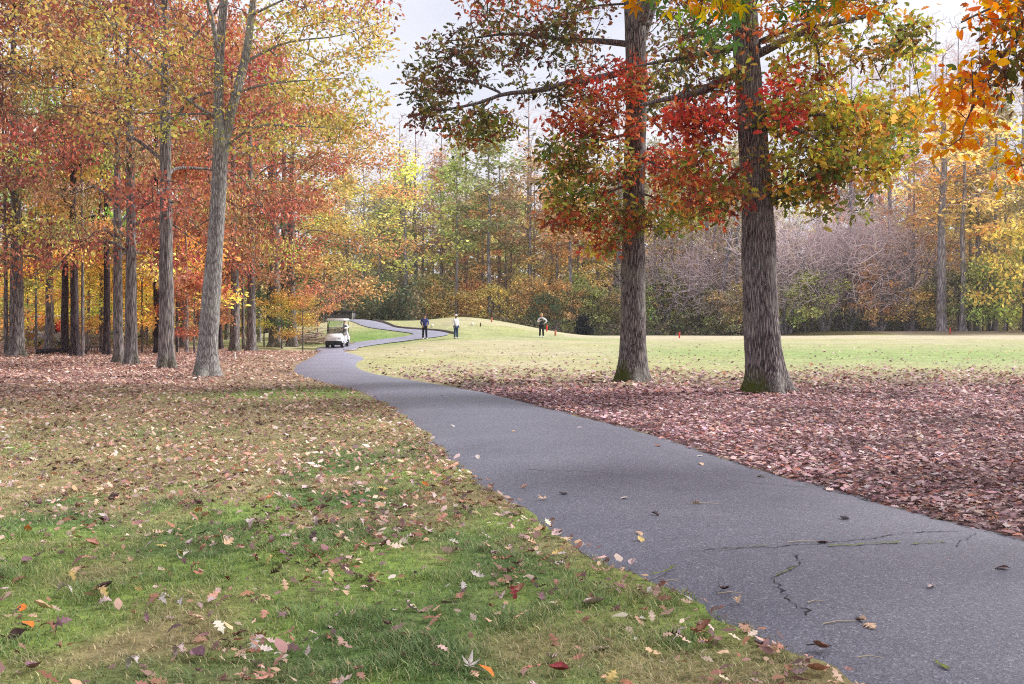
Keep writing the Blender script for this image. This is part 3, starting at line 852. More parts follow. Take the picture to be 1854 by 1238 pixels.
# thicker oak
D = float(G(1388, 712)[1])
trunk = [(1388, 724, 0, 74), (1386, 690, 0, 72), (1382, 640, 0, 66), (1378, 600, 0, 64), (1375, 500, 0, 62), (1372, 400, 0, 58), (1364, 250, 0, 51), (1351, 100, 0, 47), (1347, 0, 0, 45), (1340, -150, .2, 42), (1334, -300, .3, 34), (1340, -470, .2, 22), (1345, -620, 0, 8)]
limbs = [([(1330, 84, 0), (1300, 92, -.2), (1254, 101, -.4), (1209, 109, -.6), (1150, 120, -.6)], .085, .02),
         ([(1336, 128, 0), (1305, 144, -.4), (1280, 163, -.7), (1254, 172, -.9), (1198, 179, -1.2), (1160, 190, -1.3)], .12, .03),
         ([(1376, 96, 0), (1410, 78, .2), (1457, 56, .4), (1510, 40, .6), (1600, 24, .9)], .10, .03),
         ([(1374, 75, 0), (1400, 62, -.2), (1440, 52, -.4), (1480, 30, -.6)], .06, .02),
         ([(1383, 205, 0), (1420, 206, -.2), (1471, 210, -.3), (1545, 203, -.3), (1644, 208, -.2)], .055, .015),
         ([(1383, 208, 0), (1405, 214, -.6), (1437, 231, -.9), (1491, 257, -1.1), (1542, 271, -1.2), (1590, 300, -1.2)], .055, .012),
         ([(1462, 30, .3), (1476, 60, .1), (1484, 100, 0), (1488, 140, 0), (1481, 172, 0), (1505, 217, 0), (1529, 238, 0)], .032, .012),
         ([(1488, 144, 0), (1515, 163, -.1), (1535, 192, -.1)], .018, .008),
         ([(1358, 190, 0), (1320, 215, -.8), (1280, 262, -1.2), (1262, 300, -1.3)], .04, .012),
         ([(1366, 280, 0), (1335, 310, -.7), (1300, 350, -1.1)], .03, .01),
         ([(1340, -150, 0), (1250, -230, 1), (1150, -290, 1.5)], .10, .03), ([(1340, -120, 0), (1450, -200, -1), (1560, -240, -1.5)], .10, .03),
         ([(1336, -250, 0), (1330, -330, -2.5), (1350, -380, -4)], .08, .02), ([(1336, -230, 0), (1360, -320, 2.5), (1330, -360, 4)], .08, .02)]
blobs = [(1470, 205, -.2, 110, 34, 1.8, 230, YG_P), (1570, 215, .3, 105, 40, 1.6, 220, YG_P), (1640, 222, 0, 50, 36, 1.1, 60, YG_P), (1545, 262, -1.0, 90, 40, 1.2, 170, OLIVE_P + YG_P),
         (1580, 305, -1.0, 48, 34, .9, 70, YG_P), (1450, 300, -.6, 70, 60, 1.3, 150, OLIVE_P + YG_P), (1445, 345, -.5, 45, 36, .8, 66, OLIVE_P), (1440, 150, .5, 42, 46, .9, 70, RED_P), (1412, 190, -1.0, 26, 56, .7, 30, RED_P),
         (1470, 110, .1, 70, 50, 1.4, 80, YG_P), (1560, 60, .5, 120, 60, 1.6, 150, YG_P + DARK_P), (1630, 100, .8, 60, 60, 1.4, 60, YG_P), (1480, 330, -.8, 25, 30, .6, 20, RUST_P), (1500, 380, -.8, 60, 20, .7, 22, OLIVE_P),
         (1270, 130, -.5, 80, 45, 1.3, 110, DARK_P + OLIVE_P), (1270, 215, -1.0, 70, 30, 1.2, 100, RED_P), (1255, 225, -.8, 60, 22, 1.0, 80, RED_P), (1285, 300, -1.0, 58, 40, 1.1, 110, RUST_P + OLIVE_P), (1300, 365, -1.0, 48, 40, 1.0, 90, OLIVE_P + RUST_P), (1270, 30, .4, 80, 45, 1.2, 80, DARK_P), (1320, 60, -.8, 30, 50, .5, 8, OLIVE_P),
         (1325, 160, -1.0, 22, 50, .5, 8, RED_P), (1420, 20, -.8, 90, 40, 1.4, 90, OLIVE_P + RUST_P),
         (1340, -220, 0, 300, 130, 5.0, 420, OLIVE_P + RUST_P), (1340, -430, 0, 220, 140, 4.0, 260, OLIVE_P + RUST_P), (1560, -120, 0, 130, 80, 3.5, 160, YG_P)]
wood, lv = grow_tree(D, trunk, limbs, blobs, seed=1, flare=(.26, 1.0, 5, 2.4), lump=.10, dens_=.54, per=12, spread=.15, leafsize=.15)
base = np.array(G(1388, 712))
oakA = place_tree('oak_tree', 'thickest oak trunk with deeply furrowed bark and a mossy foot in the brown leaf litter', base, wood, lv, M['oakbark'], 'oaks standing beside the cart path', M['oak_leaf'])
oakA_w = base

# slimmer oak
D = float(G(1145, 690)[1])
trunk = [(1145, 702, 0, 56), (1145, 670, 0, 54), (1146, 640, 0, 50), (1146, 600, 0, 46), (1146, 500, 0, 43), (1146, 430, 0, 40), (1149, 300, 0, 38), (1152, 200, 0, 38), (1151, 110, 0, 37), (1150, 40, 0, 37), (1138, -60, .2, 27), (1126, -180, .5, 20), (1120, -360, .5, 8)]
limbs = [([(1152, 52, 0), (1168, 20, -.2), (1180, -40, -.4), (1200, -140, -.6)], .20, .07), ([(1160, 80, 0), (1172, 50, .2), (1184, 10, .4), (1215, -40, .6)], .11, .03),
         ([(1140, 80, 0), (1105, 76, -.2), (1073, 72, -.3), (1040, 74, -.3), (1005, 70, -.2), (958, 61, 0), (910, 60, .2), (840, 72, .4)], .085, .02),
         ([(1140, 128, 0), (1090, 140, -.5), (1012, 153, -.9), (971, 166, -1.1), (930, 168, -1.2), (903, 166, -1.3), (884, 186, -1.3), (850, 190, -1.4), (800, 200, -1.4)], .10, .025),
         ([(903, 166, -1.3), (870, 150, -1.2), (820, 140, -1.0), (770, 150, -.8)], .035, .012), ([(884, 186, -1.3), (860, 205, -1.5), (830, 225, -1.5)], .03, .01),
         ([(1146, 240, 0), (1100, 252, -.5), (1060, 262, -.9), (1020, 285, -1.2)], .05, .012), ([(1147, 330, 0), (1110, 345, -.5), (1070, 360, -.9), (1030, 372, -1.1)], .045, .012),
         ([(1084, 250, -.7), (1082, 300, -.8), (1076, 350, -.8)], .02, .01), ([(1148, 420, 0), (1120, 440, -.5), (1090, 452, -.8)], .02, .008),
         ([(1150, 280, 0), (1190, 296, -.5), (1230, 330, -.9), (1250, 360, -1)], .045, .012), ([(1152, 195, 0), (1185, 220, .3), (1215, 252, .5), (1250, 300, .6)], .04, .012),
         ([(1148, 345, 0), (1190, 360, .2), (1240, 372, .3)], .035, .01), ([(1125, 512, -.25), (1118, 500, -.3), (1100, 482, -.4), (1080, 474, -.4)], .016, .008),
         ([(1080, 10, .2), (1040, 20, .2), (980, 40, .3)], .03, .012), ([(1140, -20, 0), (1060, -60, .6), (960, -90, 1), (880, -80, 1)], .09, .02), ([(1130, -150, 0), (1100, -230, -2), (1090, -260, -3.5)], .07, .02), ([(1125, -160, 0), (1150, -240, 2), (1160, -270, 3.5)], .07, .02)]
blobs = [(930, 66, 0, 150, 36, 1.3, 150, DARK_P), (805, 125, -.6, 70, 50, 1.3, 120, DARK_P), (880, 118, -.4, 90, 26, 1.2, 50, DARK_P), (775, 165, -.9, 40, 38, 1.0, 50, DARK_P), (820, 212, -1.2, 76, 24, 1.1, 100, DARK_P), (890, 222, -1.3, 50, 26, .9, 60, DARK_P + OLIVE_P), (845, 255, -1.3, 40, 22, .9, 42, RUST_P + OLIVE_P), (905, 245, -1.3, 30, 16, .8, 18, OLIVE_P),
         (980, 165, -1.0, 60, 20, .9, 40, DARK_P), (1010, 95, -.3, 90, 25, 1.2, 60, DARK_P), (950, 20, .4, 130, 30, 1.6, 120, RUST_P + DARK_P), (1050, 20, .2, 70, 40, 1.4, 60, DARK_P),
         (1100, 150, -.9, 80, 36, 1.3, 170, RED_P + RUST_P), (1060, 215, -1.0, 60, 36, 1.2, 120, RUST_P), (1080, 225, -.9, 80, 26, 1.2, 90, RED_P), (1020, 280, -1.1, 58, 32, 1.0, 110, OLIVE_P), (1080, 300, -.9, 70, 40, 1.2, 140, OLIVE_P + RUST_P), (1030, 335, -1.0, 55, 30, 1.0, 80, OLIVE_P), (1060, 375, -1.0, 60, 32, 1.0, 110, RUST_P + OLIVE_P), (1020, 400, -1.1, 40, 16, .7, 36, OLIVE_P + RUST_P), (1110, 405, -.7, 60, 24, .9, 80, RUST_P + OLIVE_P), (1085, 440, -.7, 40, 18, .6, 40, YG_P + RUST_P),
         (1150, 140, -1.2, 30, 40, .5, 26, RED_P + RUST_P), (1155, 260, -1.1, 26, 40, .4, 12, RUST_P + OLIVE_P), (1148, 390, -.8, 30, 28, .4, 30, OLIVE_P + RUST_P), (1220, 300, -.6, 60, 40, 1.2, 130, RED_P + RUST_P), (1230, 350, -.4, 60, 36, 1.1, 120, RUST_P + OLIVE_P), (1215, 400, -.4, 50, 26, .9, 70, OLIVE_P + YG_P), (1270, 380, 0, 40, 30, .9, 50, OLIVE_P), (1210, 160, .2, 60, 40, 1.1, 80, OLIVE_P + DARK_P), (1215, 60, .3, 60, 60, 1.4, 70, DARK_P),
         (1120, -180, 0, 260, 110, 5.0, 380, DARK_P + RUST_P), (1120, -330, 0, 200, 90, 4.0, 200, RUST_P), (900, -60, .6, 140, 50, 2.0, 130, DARK_P + RUST_P)]
wood, lv = grow_tree(D, trunk, limbs, blobs, seed=2, flare=(.24, .8, 4, .3), lump=.10, leafsize=.145, dens_=.54, per=12, spread=.15)
base = np.array(G(1145, 690))
oakB = place_tree('oak_tree', 'slimmer oak with rust and olive leaves hanging low round its trunk', base, wood, lv, M['oakbark'], 'oaks standing beside the cart path', M['oak_leaf'])
oakB_w = base

# forked grey ash with sparse yellow leaves
D = float(G(375, 680)[1])
ASH_P = [(226, 190, 88), (218, 182, 84), (200, 172, 78), (228, 170, 84), (190, 172, 80)]
ASHG_P = [(198, 192, 80), (208, 194, 82), (180, 178, 74), (224, 192, 84)]
trunk = [(376, 690, 0, 42), (375, 660, 0, 40), (377, 620, 0, 36), (382, 540, 0, 33), (389, 450, 0, 29), (394, 380, 0, 27), (398, 310, 0, 27), (399, 262, 0, 25), (395, 203, 0, 18), (397, 102, .2, 16), (406, 0, .3, 14), (412, -140, .4, 10), (418, -330, .4, 5)]
limbs = [([(402, 290, 0), (412, 230, .1), (420, 195, .1), (429, 165, .2), (447, 95, .3), (459, 0, .4), (470, -120, .5), (486, -300, .6)], .15, .03),
         ([(396, 130, 0), (390, 60, -.2), (376, 0, -.4), (350, -120, -.8)], .08, .02),
         ([(392, 212, 0), (376, 205, -.3), (345, 185, -.6), (319, 164, -.9), (285, 125, -1.2), (230, 85, -1.5), (190, 27, -1.8), (150, -40, -2)], .055, .012),
         ([(376, 206, -.3), (300, 206, -.6), (217, 203, -.9), (150, 190, -1)], .035, .008),
         ([(350, 205, -.5), (300, 214, -1), (240, 240, -1.4), (190, 232, -1.6)], .025, .007),
         ([(414, 262, .1), (436, 244, -.3), (454, 226, -.5), (500, 226, -.8), (556, 229, -1), (640, 235, -1.2)], .045, .010),
         ([(454, 226, -.5), (470, 200, -.6), (520, 180, -.7)], .022, .008),
         ([(430, 168, .2), (450, 158, 0), (500, 150, -.2), (542, 146, -.3), (640, 140, -.4)], .04, .010),
         ([(440, 115, .3), (470, 98, .6), (508, 78, .9), (560, 70, 1.2), (607, 68, 1.4), (690, 40, 1.6)], .045, .010),
         ([(452, 30, .4), (480, 14, .2), (515, 0, 0), (580, -40, -.3)], .04, .012),
         ([(396, 90, .2), (350, 60, .8), (280, 20, 1.4)], .03, .01)]
blobs = [(190, 225, -1.4, 70, 28, .9, 49, ASH_P), (270, 165, -.8, 85, 34, 1.2, 80, ASH_P + ASHG_P), (330, 235, -.7, 60, 26, .9, 43, ASHG_P), (230, 100, -1.3, 120, 60, 1.6, 105, ASH_P), (110, 60, -1.6, 110, 60, 1.6, 80, ASH_P), (330, 90, 0, 70, 60, 1.3, 43, ASH_P + ASHG_P),
         (560, 235, -1, 90, 32, 1.1, 74, ASHG_P + ASH_P), (620, 180, -.8, 80, 50, 1.4, 105, ASH_P + ASHG_P), (540, 150, -.2, 80, 30, 1.2, 62, ASHG_P), (600, 70, 1.2, 110, 56, 1.6, 136, ASH_P), (680, 60, 1.4, 50, 60, 1.2, 49, ASHG_P + ASH_P), (500, 60, .6, 70, 50, 1.3, 49, ASHG_P), (640, 245, -1, 60, 26, 1, 31, ASH_P), (560, 0, .4, 120, 40, 1.5, 86, ASH_P), (430, 200, -.6, 40, 40, .6, 18, ASHG_P), (400, 110, -.8, 40, 50, .6, 14, ASHG_P), (480, 270, -.6, 60, 18, .8, 18, ASHG_P),
         (250, -20, -1.2, 180, 50, 2, 93, ASH_P), (420, -180, 0, 260, 120, 4.0, 186, ASH_P), (430, -380, 0, 200, 120, 3.5, 124, ASH_P)]
wood, lv = grow_tree(D, trunk, limbs, blobs, seed=3, flare=(.24, 1.0, 4, 1.0), lump=.10, leafsize=.115, per=8, templates=T_OVAL + T_OAK[:1], spread=.17)
base = np.array(G(376, 680))
ash = place_tree('ash_tree', 'pale grey trunk that forks twice, with sparse yellow leaves, nearest of the left wood', base, wood, lv, M['ashbark'], 'trees of the wood left of the path')

# two more trees whose branches hang into the frame from above: a sweetgum and a hickory
SG_P = [(232, 172, 40), (226, 150, 38), (206, 176, 52), (112, 140, 50), (84, 120, 62), (216, 120, 44)]
s = Skel()
sg_base = np.array([6.9, 7.3, float(zt(6.9, 7.3))])
s.chain([sg_base + [0, 0, -.1], sg_base + [0, 0, 2.5], sg_base + [-.1, .1, 5], sg_base + [-.1, .2, 8], sg_base + [0, .2, 11]], 0, 0, -1, .3, rads=[.24, .20, .17, .12, .03])
s.chain([sg_base + [0, 0, 4.6], P(1900, -150, 7.6), P(1650, -85, 7.7), P(1480, -40, 7.6), P(1330, -22, 7.5), P(1180, -30, 7.5)], .06, .012, 'near', .2)
s.chain([P(1480, -42, 7.6), P(1450, 0, 7.5), P(1420, 14, 7.4)], .012, .006, 'near', .15)
s.chain([sg_base + [0, 0, 6.5], sg_base + [-2, -2, 7.6], sg_base + [-3.5, -3, 8.2]], .06, .02, 'near', .3)
s.chain([sg_base + [0, 0, 6.5], sg_base + [2, 2, 7.8], sg_base + [3, 3, 8.4]], .06, .02, 'near', .3)
T = np.vstack([ell(14, P(1345, 12, 7.5), (.28, .35, .14)), ell(12, P(1300, -5, 7.6), (.30, .4, .16)), ell(16, P(1250, -18, 7.5), (.35, .4, .15)), ell(7, P(1165, -4, 7.5), (.16, .3, .10)), ell(14, P(1450, -6, 7.5), (.28, .35, .16)), ell(4, P(1478, 14, 7.5), (.10, .2, .06)), ell(12, P(1560, -22, 7.6), (.4, .4, .12)),
               ell(60, P(1500, -150, 7.4), (1.6, 1.2, .35)), ell(160, sg_base + [0, 0, 8.5], (3.2, 3.2, 2.2))])
s.grow(T, first=9, up=.3, seg=.2, jit=.08, bow=.05)
tips = s.pos[s.tips]; d = tips - s.pos[s.par[s.tips]]; d /= np.linalg.norm(d, axis=1, keepdims=True) + 1e-9
tc_ = pick(SG_P, len(tips), .1)
lv = sprays(tips, d, 5, .09, T_STAR, .105, lambda p, k: np.clip(tc_[k] * np.exp(rng.normal(0, .22, (len(p), 1))), 0, .9), up=.15, hk=.6, droop=.9, sz=.18)
place_tree('sweetgum_tree', 'star-leaved yellow and green branch hanging in front of the thickest oak at the top', sg_base, s.mesh(.003, .5), lv, M['woodbark'], lmat=M['vivid_leaf'])

HK_P = [(246, 158, 50), (240, 138, 44), (250, 178, 58), (226, 116, 44), (246, 188, 66)]
s = Skel()
hk_base = np.array([9.6, 11.0, float(zt(9.6, 11.0))])
s.chain([hk_base + [0, 0, -.1], hk_base + [0, 0, 2.5], hk_base + [-.1, .1, 5], hk_base + [-.1, .2, 9], hk_base + [0, .2, 12]], 0, 0, -1, .3, rads=[.26, .22, .19, .13, .03])
s.chain([hk_base + [0, 0, 4.3], P(2130, 60, 11), P(1960, 30, 11), P(1850, 60, 10.9), P(1790, 130, 10.8), P(1745, 230, 10.7)], .06, .010, 'near', .2)
s.chain([hk_base + [0, 0, 5.3], P(2100, -60, 10.6), P(1920, -20, 10.6), P(1820, 0, 10.6), P(1740, 40, 10.6)], .06, .010, 'near', .2)
s.chain([hk_base + [0, 0, 3.6], P(2080, 250, 10.9), P(1940, 255, 10.9), P(1850, 300, 10.8)], .04, .008, 'near', .2)
s.chain([hk_base + [0, 0, 7], hk_base + [-2.2, -2, 8.2], hk_base + [-3.2, -2.5, 8.6]], .07, .02, 'near', .3)
s.chain([hk_base + [0, 0, 7], hk_base + [2, 1.5, 8.4], hk_base + [3, 2, 9]], .07, .02, 'near', .3)
HKG_P = [(96, 104, 54), (122, 96, 58), (112, 74, 56), (140, 110, 60)]
blob = [(15, P(1735, 175, 10.7), (.34, .5, .26), HK_P), (12, P(1745, 120, 10.7), (.25, .4, .22), HK_P), (11, P(1722, 245, 10.7), (.24, .4, .18), HK_P), (12, P(1780, 190, 10.8), (.2, .4, .3), HK_P), (7, P(1700, 265, 10.7), (.14, .3, .09), HK_P), (14, P(1800, 30, 10.6), (.3, .4, .12), HK_P + RUST_P), (36, P(1830, 90, 10.9), (.38, .7, .42), HKG_P), (18, P(1800, 140, 11.0), (.3, .6, .3), HKG_P + RUST_P), (30, P(1840, 20, 10.9), (.3, .6, .3), HKG_P + HK_P), (20, P(1846, 295, 10.8), (.15, .4, .24), HK_P + [(250, 190, 66)]), (40, P(1960, 60, 10.9), (.6, .8, .6), HKG_P), (60, hk_base + [0, 0, 8.6], (3.0, 3.0, 2.2), HKG_P + HK_P)]
T = np.vstack([ell(a, b, c) for a, b, c, _ in blob]); C = np.vstack([pick(p, a, .1) for a, _, _, p in blob])
s.grow(T, first=9, up=.3, seg=.2, jit=.08, bow=.05)
tips = s.pos[s.tips]; d = tips - s.pos[s.par[s.tips]]; d /= np.linalg.norm(d, axis=1, keepdims=True) + 1e-9
tc2 = C[[int(np.argmin(np.sum((T - q) ** 2, axis=1))) for q in tips]]
lv = sprays(tips, d, 10, .13, T_OVAL + T_OAK[:1], .10, lambda p, k: np.clip(tc2[k] * np.exp(rng.normal(0, .18, (len(p), 1))), 0, .9), up=.2, hk=.65, droop=.8, sz=.25)
place_tree('hickory_tree', 'bright orange drooping leaves reaching in at the upper right edge', hk_base, s.mesh(.0035, .5), lv, M['woodbark'], lmat=M['vivid_leaf'])

# ------------------------------------------------------------------ kinds of woodland tree (each built once, then copied object by object)
def prototype(name, cat, h, r0, z0, cr, nlimb, ntip, per, leaf, bark, templates, spread=.3, rt=.008, droop=.1, flat=.35, lean=0.0, lowcurve=1.0, seed=0, hue=.42, lum=.3, bare=False, topn=0):
    s = Skel()
    w = rng.normal(size=(6, 2)) * .02 * h * .12
    zz = np.linspace(0, 1, 6)
    pts = [[w[k, 0] * (k > 0) + lean * zz[k] ** 1.5 * h, w[k, 1] * (k > 0), -.15 if k == 0 else zz[k] * h * .97] for k in range(6)]
    s.chain(pts, 0, 0, -1, .5 if h > 9 else .35, rads=np.interp(zz, [0, .08, .5, 1], [r0 * 1.12, r0, r0 * .66, r0 * .12]))
    nt0 = s.n
    first = int(np.argmax(s.pos[:s.n, 2] > z0 * .8))
    tips = []
    for k in range(nlimb):
        f = (k + .5) / nlimb
        z = z0 + (h * .92 - z0) * f ** .9
        az = k * 2.399 + rng.normal() * .3
        prof = max(.22, math.sin(math.pi * min(.97, .22 + .78 * f ** lowcurve)) ** .7)
        ln = cr * prof * (.8 + .4 * rng.random())
        sl = (-droop + .55 * f) * ln
        dr = np.array([math.cos(az), math.sin(az), 0])
        i0 = int(np.argmin(np.abs(s.pos[:nt0, 2] - z * .96)))
        a = s.pos[i0]
        jw = rng.normal(size=(3, 3)) * .07 * ln * np.array([1, 1, .6])
        s.chain([a, a + dr * ln * .22 + [0, 0, sl * .4 + .14 * ln] + jw[0], a + dr * ln * .5 + [0, 0, sl * .7 + .13 * ln] + jw[1], a + dr * ln * .85 + [0, 0, sl] + jw[2]], r0 * .26 * (1 - .6 * f), .014, i0, .4)
        n_ = int(ntip / nlimb)
        for q, (cf, rf) in enumerate(((.95, .34), (.62, .36), (.38, .26))):
            m_ = int(n_ * (.45, .35, .2)[q])
            c = a + dr * ln * cf + [rng.normal() * .1 * ln, rng.normal() * .1 * ln, sl * cf + .1 * ln]
            tips.append(ell(m_, c, (ln * rf, ln * rf, ln * rf * flat + .25), .1))
    if topn: tips.append(ell(topn, [lean * h, 0, h * .92], (cr * .4, cr * .4, h * .09), .1))
    T = np.vstack(tips)
    T = T[T[:, 2] > .6]
    s.grow(T, first=first, up=.6, seg=.7 if h > 9 else .4, jit=.09, bow=.06, maxn=6)
    root = bpy.data.objects.new(name, None); COL.objects.link(root)
    root['category'] = cat
    if bare:
        V, F = s.mesh(rt, .46, rmin=.035, lump=.15, flare=(.3, .5, 4, rng.random() * 6)); quads('trunk', V, F, bark, parent=root, smooth=True)
        V, F = s.mesh(rt, .46, rmax=.035); quads('crown', V, F, M['twig'], parent=root, smooth=True)
        return root
    V, F = s.mesh(rt, .44, rmin=.010 if h > 9 else .004, lump=.15, flare=(.3, .9, 4, rng.random() * 6))
    quads('trunk', V, F, bark, parent=root, smooth=True)
    tp = s.pos[s.tips]; d = tp - s.pos[s.par[s.tips]]; d /= np.linalg.norm(d, axis=1, keepdims=True) + 1e-9
    hz = fbm(tp[:, 0] * .5 + 50, tp[:, 2] * .5 + tp[:, 1] * .3, seed, 3) - .5
    tint = np.exp(np.stack([-hz * hue * 1.2, hz * hue * 3.2, hz * 0.0], 1)) * np.exp(rng.normal(0, lum * .5, (len(tp), 1)))
    V, F, C = sprays(tp, d, per, spread, templates, leaf, lambda p, k: np.clip(tint[k] * np.exp(rng.normal(0, lum, (len(p), 1))) * np.exp(rng.normal(0, .08, (len(p), 3))), .1, 2.6), up=.42, hk=.5)
    quads('crown', V, F, M['leaf'], col=C, parent=root)
    return root

protos = {
    'broad': prototype('oak_tree', 'tree', 18, .30, 3.3, 6.8, 16, 1250, 9, .165, M['woodbark'], T_OVAL + T_OAK[:1], .28, droop=.10, flat=.20, seed=11, topn=80),
    'wide': prototype('maple_tree', 'tree', 17, .28, 3.6, 6.6, 15, 1250, 9, .165, M['woodbark'], T_OVAL + T_OAK[:1], .28, droop=.16, flat=.20, seed=12, topn=80),
    'tall': prototype('oak_tree', 'tree', 20, .27, 5.5, 4.6, 14, 900, 9, .165, M['darkbark'], T_OVAL, .28, droop=.05, flat=.22, seed=13, topn=60),
    'pole': prototype('young_tree', 'tree', 14, .10, 4.5, 2.6, 9, 420, 7, .19, M['woodbark'], T_OVAL, .26, seed=14, topn=30),
    'pale_pole': prototype('young_tree', 'tree', 13, .11, 4.0, 2.8, 9, 420, 7, .19, M['palebark'], T_OVAL, .26, seed=15, topn=30),
    'understory': prototype('understory_tree', 'tree', 5.6, .06, 1.3, 2.3, 10, 420, 8, .15, M['woodbark'], T_OVAL, .22, rt=.005, droop=.0, flat=.18, seed=16, topn=20),
    'far_round': prototype('forest_tree', 'tree', 21, .21, 7.0, 4.2, 15, 560, 6, .26, M['farbark'], T_FAR, .42, rt=.013, flat=.25, seed=17, topn=70, lum=.34, hue=.14),
    'far_slim': prototype('forest_tree', 'tree', 23, .17, 9.0, 3.0, 15, 430, 7, .26, M['farbark'], T_FAR, .40, rt=.013, flat=.25, seed=18, topn=60, lum=.34, hue=.14),
    'far_thin': prototype('forest_tree', 'tree', 22, .18, 8.0, 3.8, 15, 480, 4, .26, M['farbark'], T_FAR, .45, rt=.014, seed=19, topn=50, lum=.34, hue=.14),
    'far_low': prototype('understory_tree', 'tree', 6.2, .07, 1.0, 2.9, 12, 330, 7, .20, M['darkbark'], T_FAR, .30, rt=.007, flat=.2, seed=20, topn=20, lum=.34, hue=.18),
    'bare': prototype('bare_tree', 'tree', 30, .26, 11, 4.2, 19, 1000, 0, 0, M['farbark'], None, rt=.013, droop=-.5, flat=.9, seed=21, bare=True, topn=120),
    'bare_lean': prototype('bare_tree', 'tree', 22, .26, 5, 5.0, 16, 750, 0, 0, M['farbark'], None, rt=.012, droop=-.3, flat=.7, lean=-.10, seed=22, bare=True, topn=80),
}
def thicket(seed):
    s = Skel()
    tips = []
    for k in range(5):
        az = k * 1.3 + rng.normal() * .3; ln = 2.2 + 1.6 * rng.random()
        dr = np.array([math.cos(az), math.sin(az), 0])
        a = dr * .25
        par = s.chain([a + [0, 0, -.1], a + dr * ln * .35 + [0, 0, 2.4], a + dr * ln + [0, 0, 5.6]], .11, .02, -1 if k == 0 else 0, .45)
        tips.append(ell(380, a + dr * ln * 1.05 + [0, 0, 5.6], (2.1, 2.1, 2.2), .2))
        tips.append(ell(130, a + dr * ln * 1.3 + [0, 0, 2.8], (1.5, 1.5, 1.5), .2))
    tips.append(ell(330, [0, 0, 7.2], (2.6, 2.6, 1.9), .2))
    T = np.vstack(tips); T = T[T[:, 2] > .5]
    s.grow(T, first=6, up=.8, seg=.5, jit=.10, bow=.03, maxn=5)
    root = bpy.data.objects.new('bare_thicket_tree', None); COL.objects.link(root); root['category'] = 'tree'
    V, F = s.mesh(.011, .44, rmin=.04); quads('trunk', V, F, M['farbark'], parent=root, smooth=True)
    V, F = s.mesh(.011, .44, rmax=.04); quads('crown', V, F, M['twig'], parent=root, smooth=True)
    return root
protos['thicket'] = thicket(5)

used = set()
placed = []                                            # (object, px, base words) for the labels
TINTS = {'red': (176, 92, 66), 'crimson': (152, 80, 64), 'scarlet orange': (188, 104, 64), 'orange': (200, 140, 80), 'golden': (206, 172, 82), 'yellow': (218, 194, 80), 'yellow green': (174, 184, 82), 'olive': (140, 138, 76), 'russet': (176, 138, 92), 'green': (92, 118, 70), 'salmon': (210, 138, 104), 'bare': (150, 130, 140), 'pale olive': (162, 156, 106)}
def put(kind, px, Y, tint, wpx=None, hs=1.0, rz=None, xs=None, tk=1.0):
    x = (px - CX) / FPX * Y
    loc = (x, Y, float(zt(x, Y)) - .03)
    p = protos[kind]
    base_r = {'broad': .30, 'wide': .28, 'tall': .27, 'pole': .10, 'pale_pole': .11, 'understory': .06, 'far_round': .24, 'far_slim': .20, 'far_thin': .22, 'far_low': .07, 'bare': .26, 'bare_lean': .26, 'thicket': .11}[kind]
    sx = xs if xs else (wpx / 2 * Y / FPX / base_r if wpx else 1.0)
    sx = float(np.clip(sx, .45, 1.8))
    cb = lin(*TINTS[tint])
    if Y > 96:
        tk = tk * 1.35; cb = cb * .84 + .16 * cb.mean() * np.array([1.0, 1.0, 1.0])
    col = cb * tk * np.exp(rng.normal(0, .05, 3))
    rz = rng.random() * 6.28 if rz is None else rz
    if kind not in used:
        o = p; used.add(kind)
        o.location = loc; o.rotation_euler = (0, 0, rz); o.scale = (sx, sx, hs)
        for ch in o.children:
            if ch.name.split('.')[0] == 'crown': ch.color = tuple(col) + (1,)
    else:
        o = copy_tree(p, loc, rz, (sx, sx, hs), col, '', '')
    if 'label' in o: del o['label']
    placed.append([o, px, Y, kind, tint, sx, hs])
    return o

# the wood left of the path: trunks where the photograph shows them
LEFT = [('broad', 30, 645, 27, 'russet', 1.0), ('pole', 11, 642, 9, 'crimson', 1.1), ('tall', 117, 641, 14, 'golden', .95), ('tall', 136, 645, 16, 'yellow green', 1.0), ('pole', 149, 646, 7, 'yellow', .9), ('tall', 193, 643, 13, 'orange', 1.0), ('pole', 183, 639, 8, 'yellow green', 1.0), ('broad', 214, 657, 19, 'russet', .9), ('wide', 237, 660, 23, 'red', 1.0),
        ('tall', 286, 640, 14, 'scarlet orange', 1.05), ('broad', 301, 666, 29, 'red', 1.05), ('pale_pole', 338, 640, 8, 'scarlet orange', .8), ('tall', 398, 632, 11, 'olive', .9), ('wide', 424, 637, 18, 'red', 1.0), ('pole', 441, 632, 7, 'russet', .9), ('pale_pole', 469, 619, 9, 'green', .8), ('broad', 497, 628, 21, 'golden', 1.05), ('wide', 529, 627, 18, 'orange', 1.05),
        ('pole', 65, 634, 5, 'yellow green', .7), ('pole', 257, 640, 4, 'yellow', .6), ('pole', 90, 630, 5, 'olive', .8), ('pole', 160, 636, 6, 'golden', .9)]
for kind, px, py, w, tint, hs in LEFT:
    g = G(px, py)
    put(kind, px, float(g[1]), tint, wpx=w * (.88 if px < 480 else 1), hs=hs, xs=None)
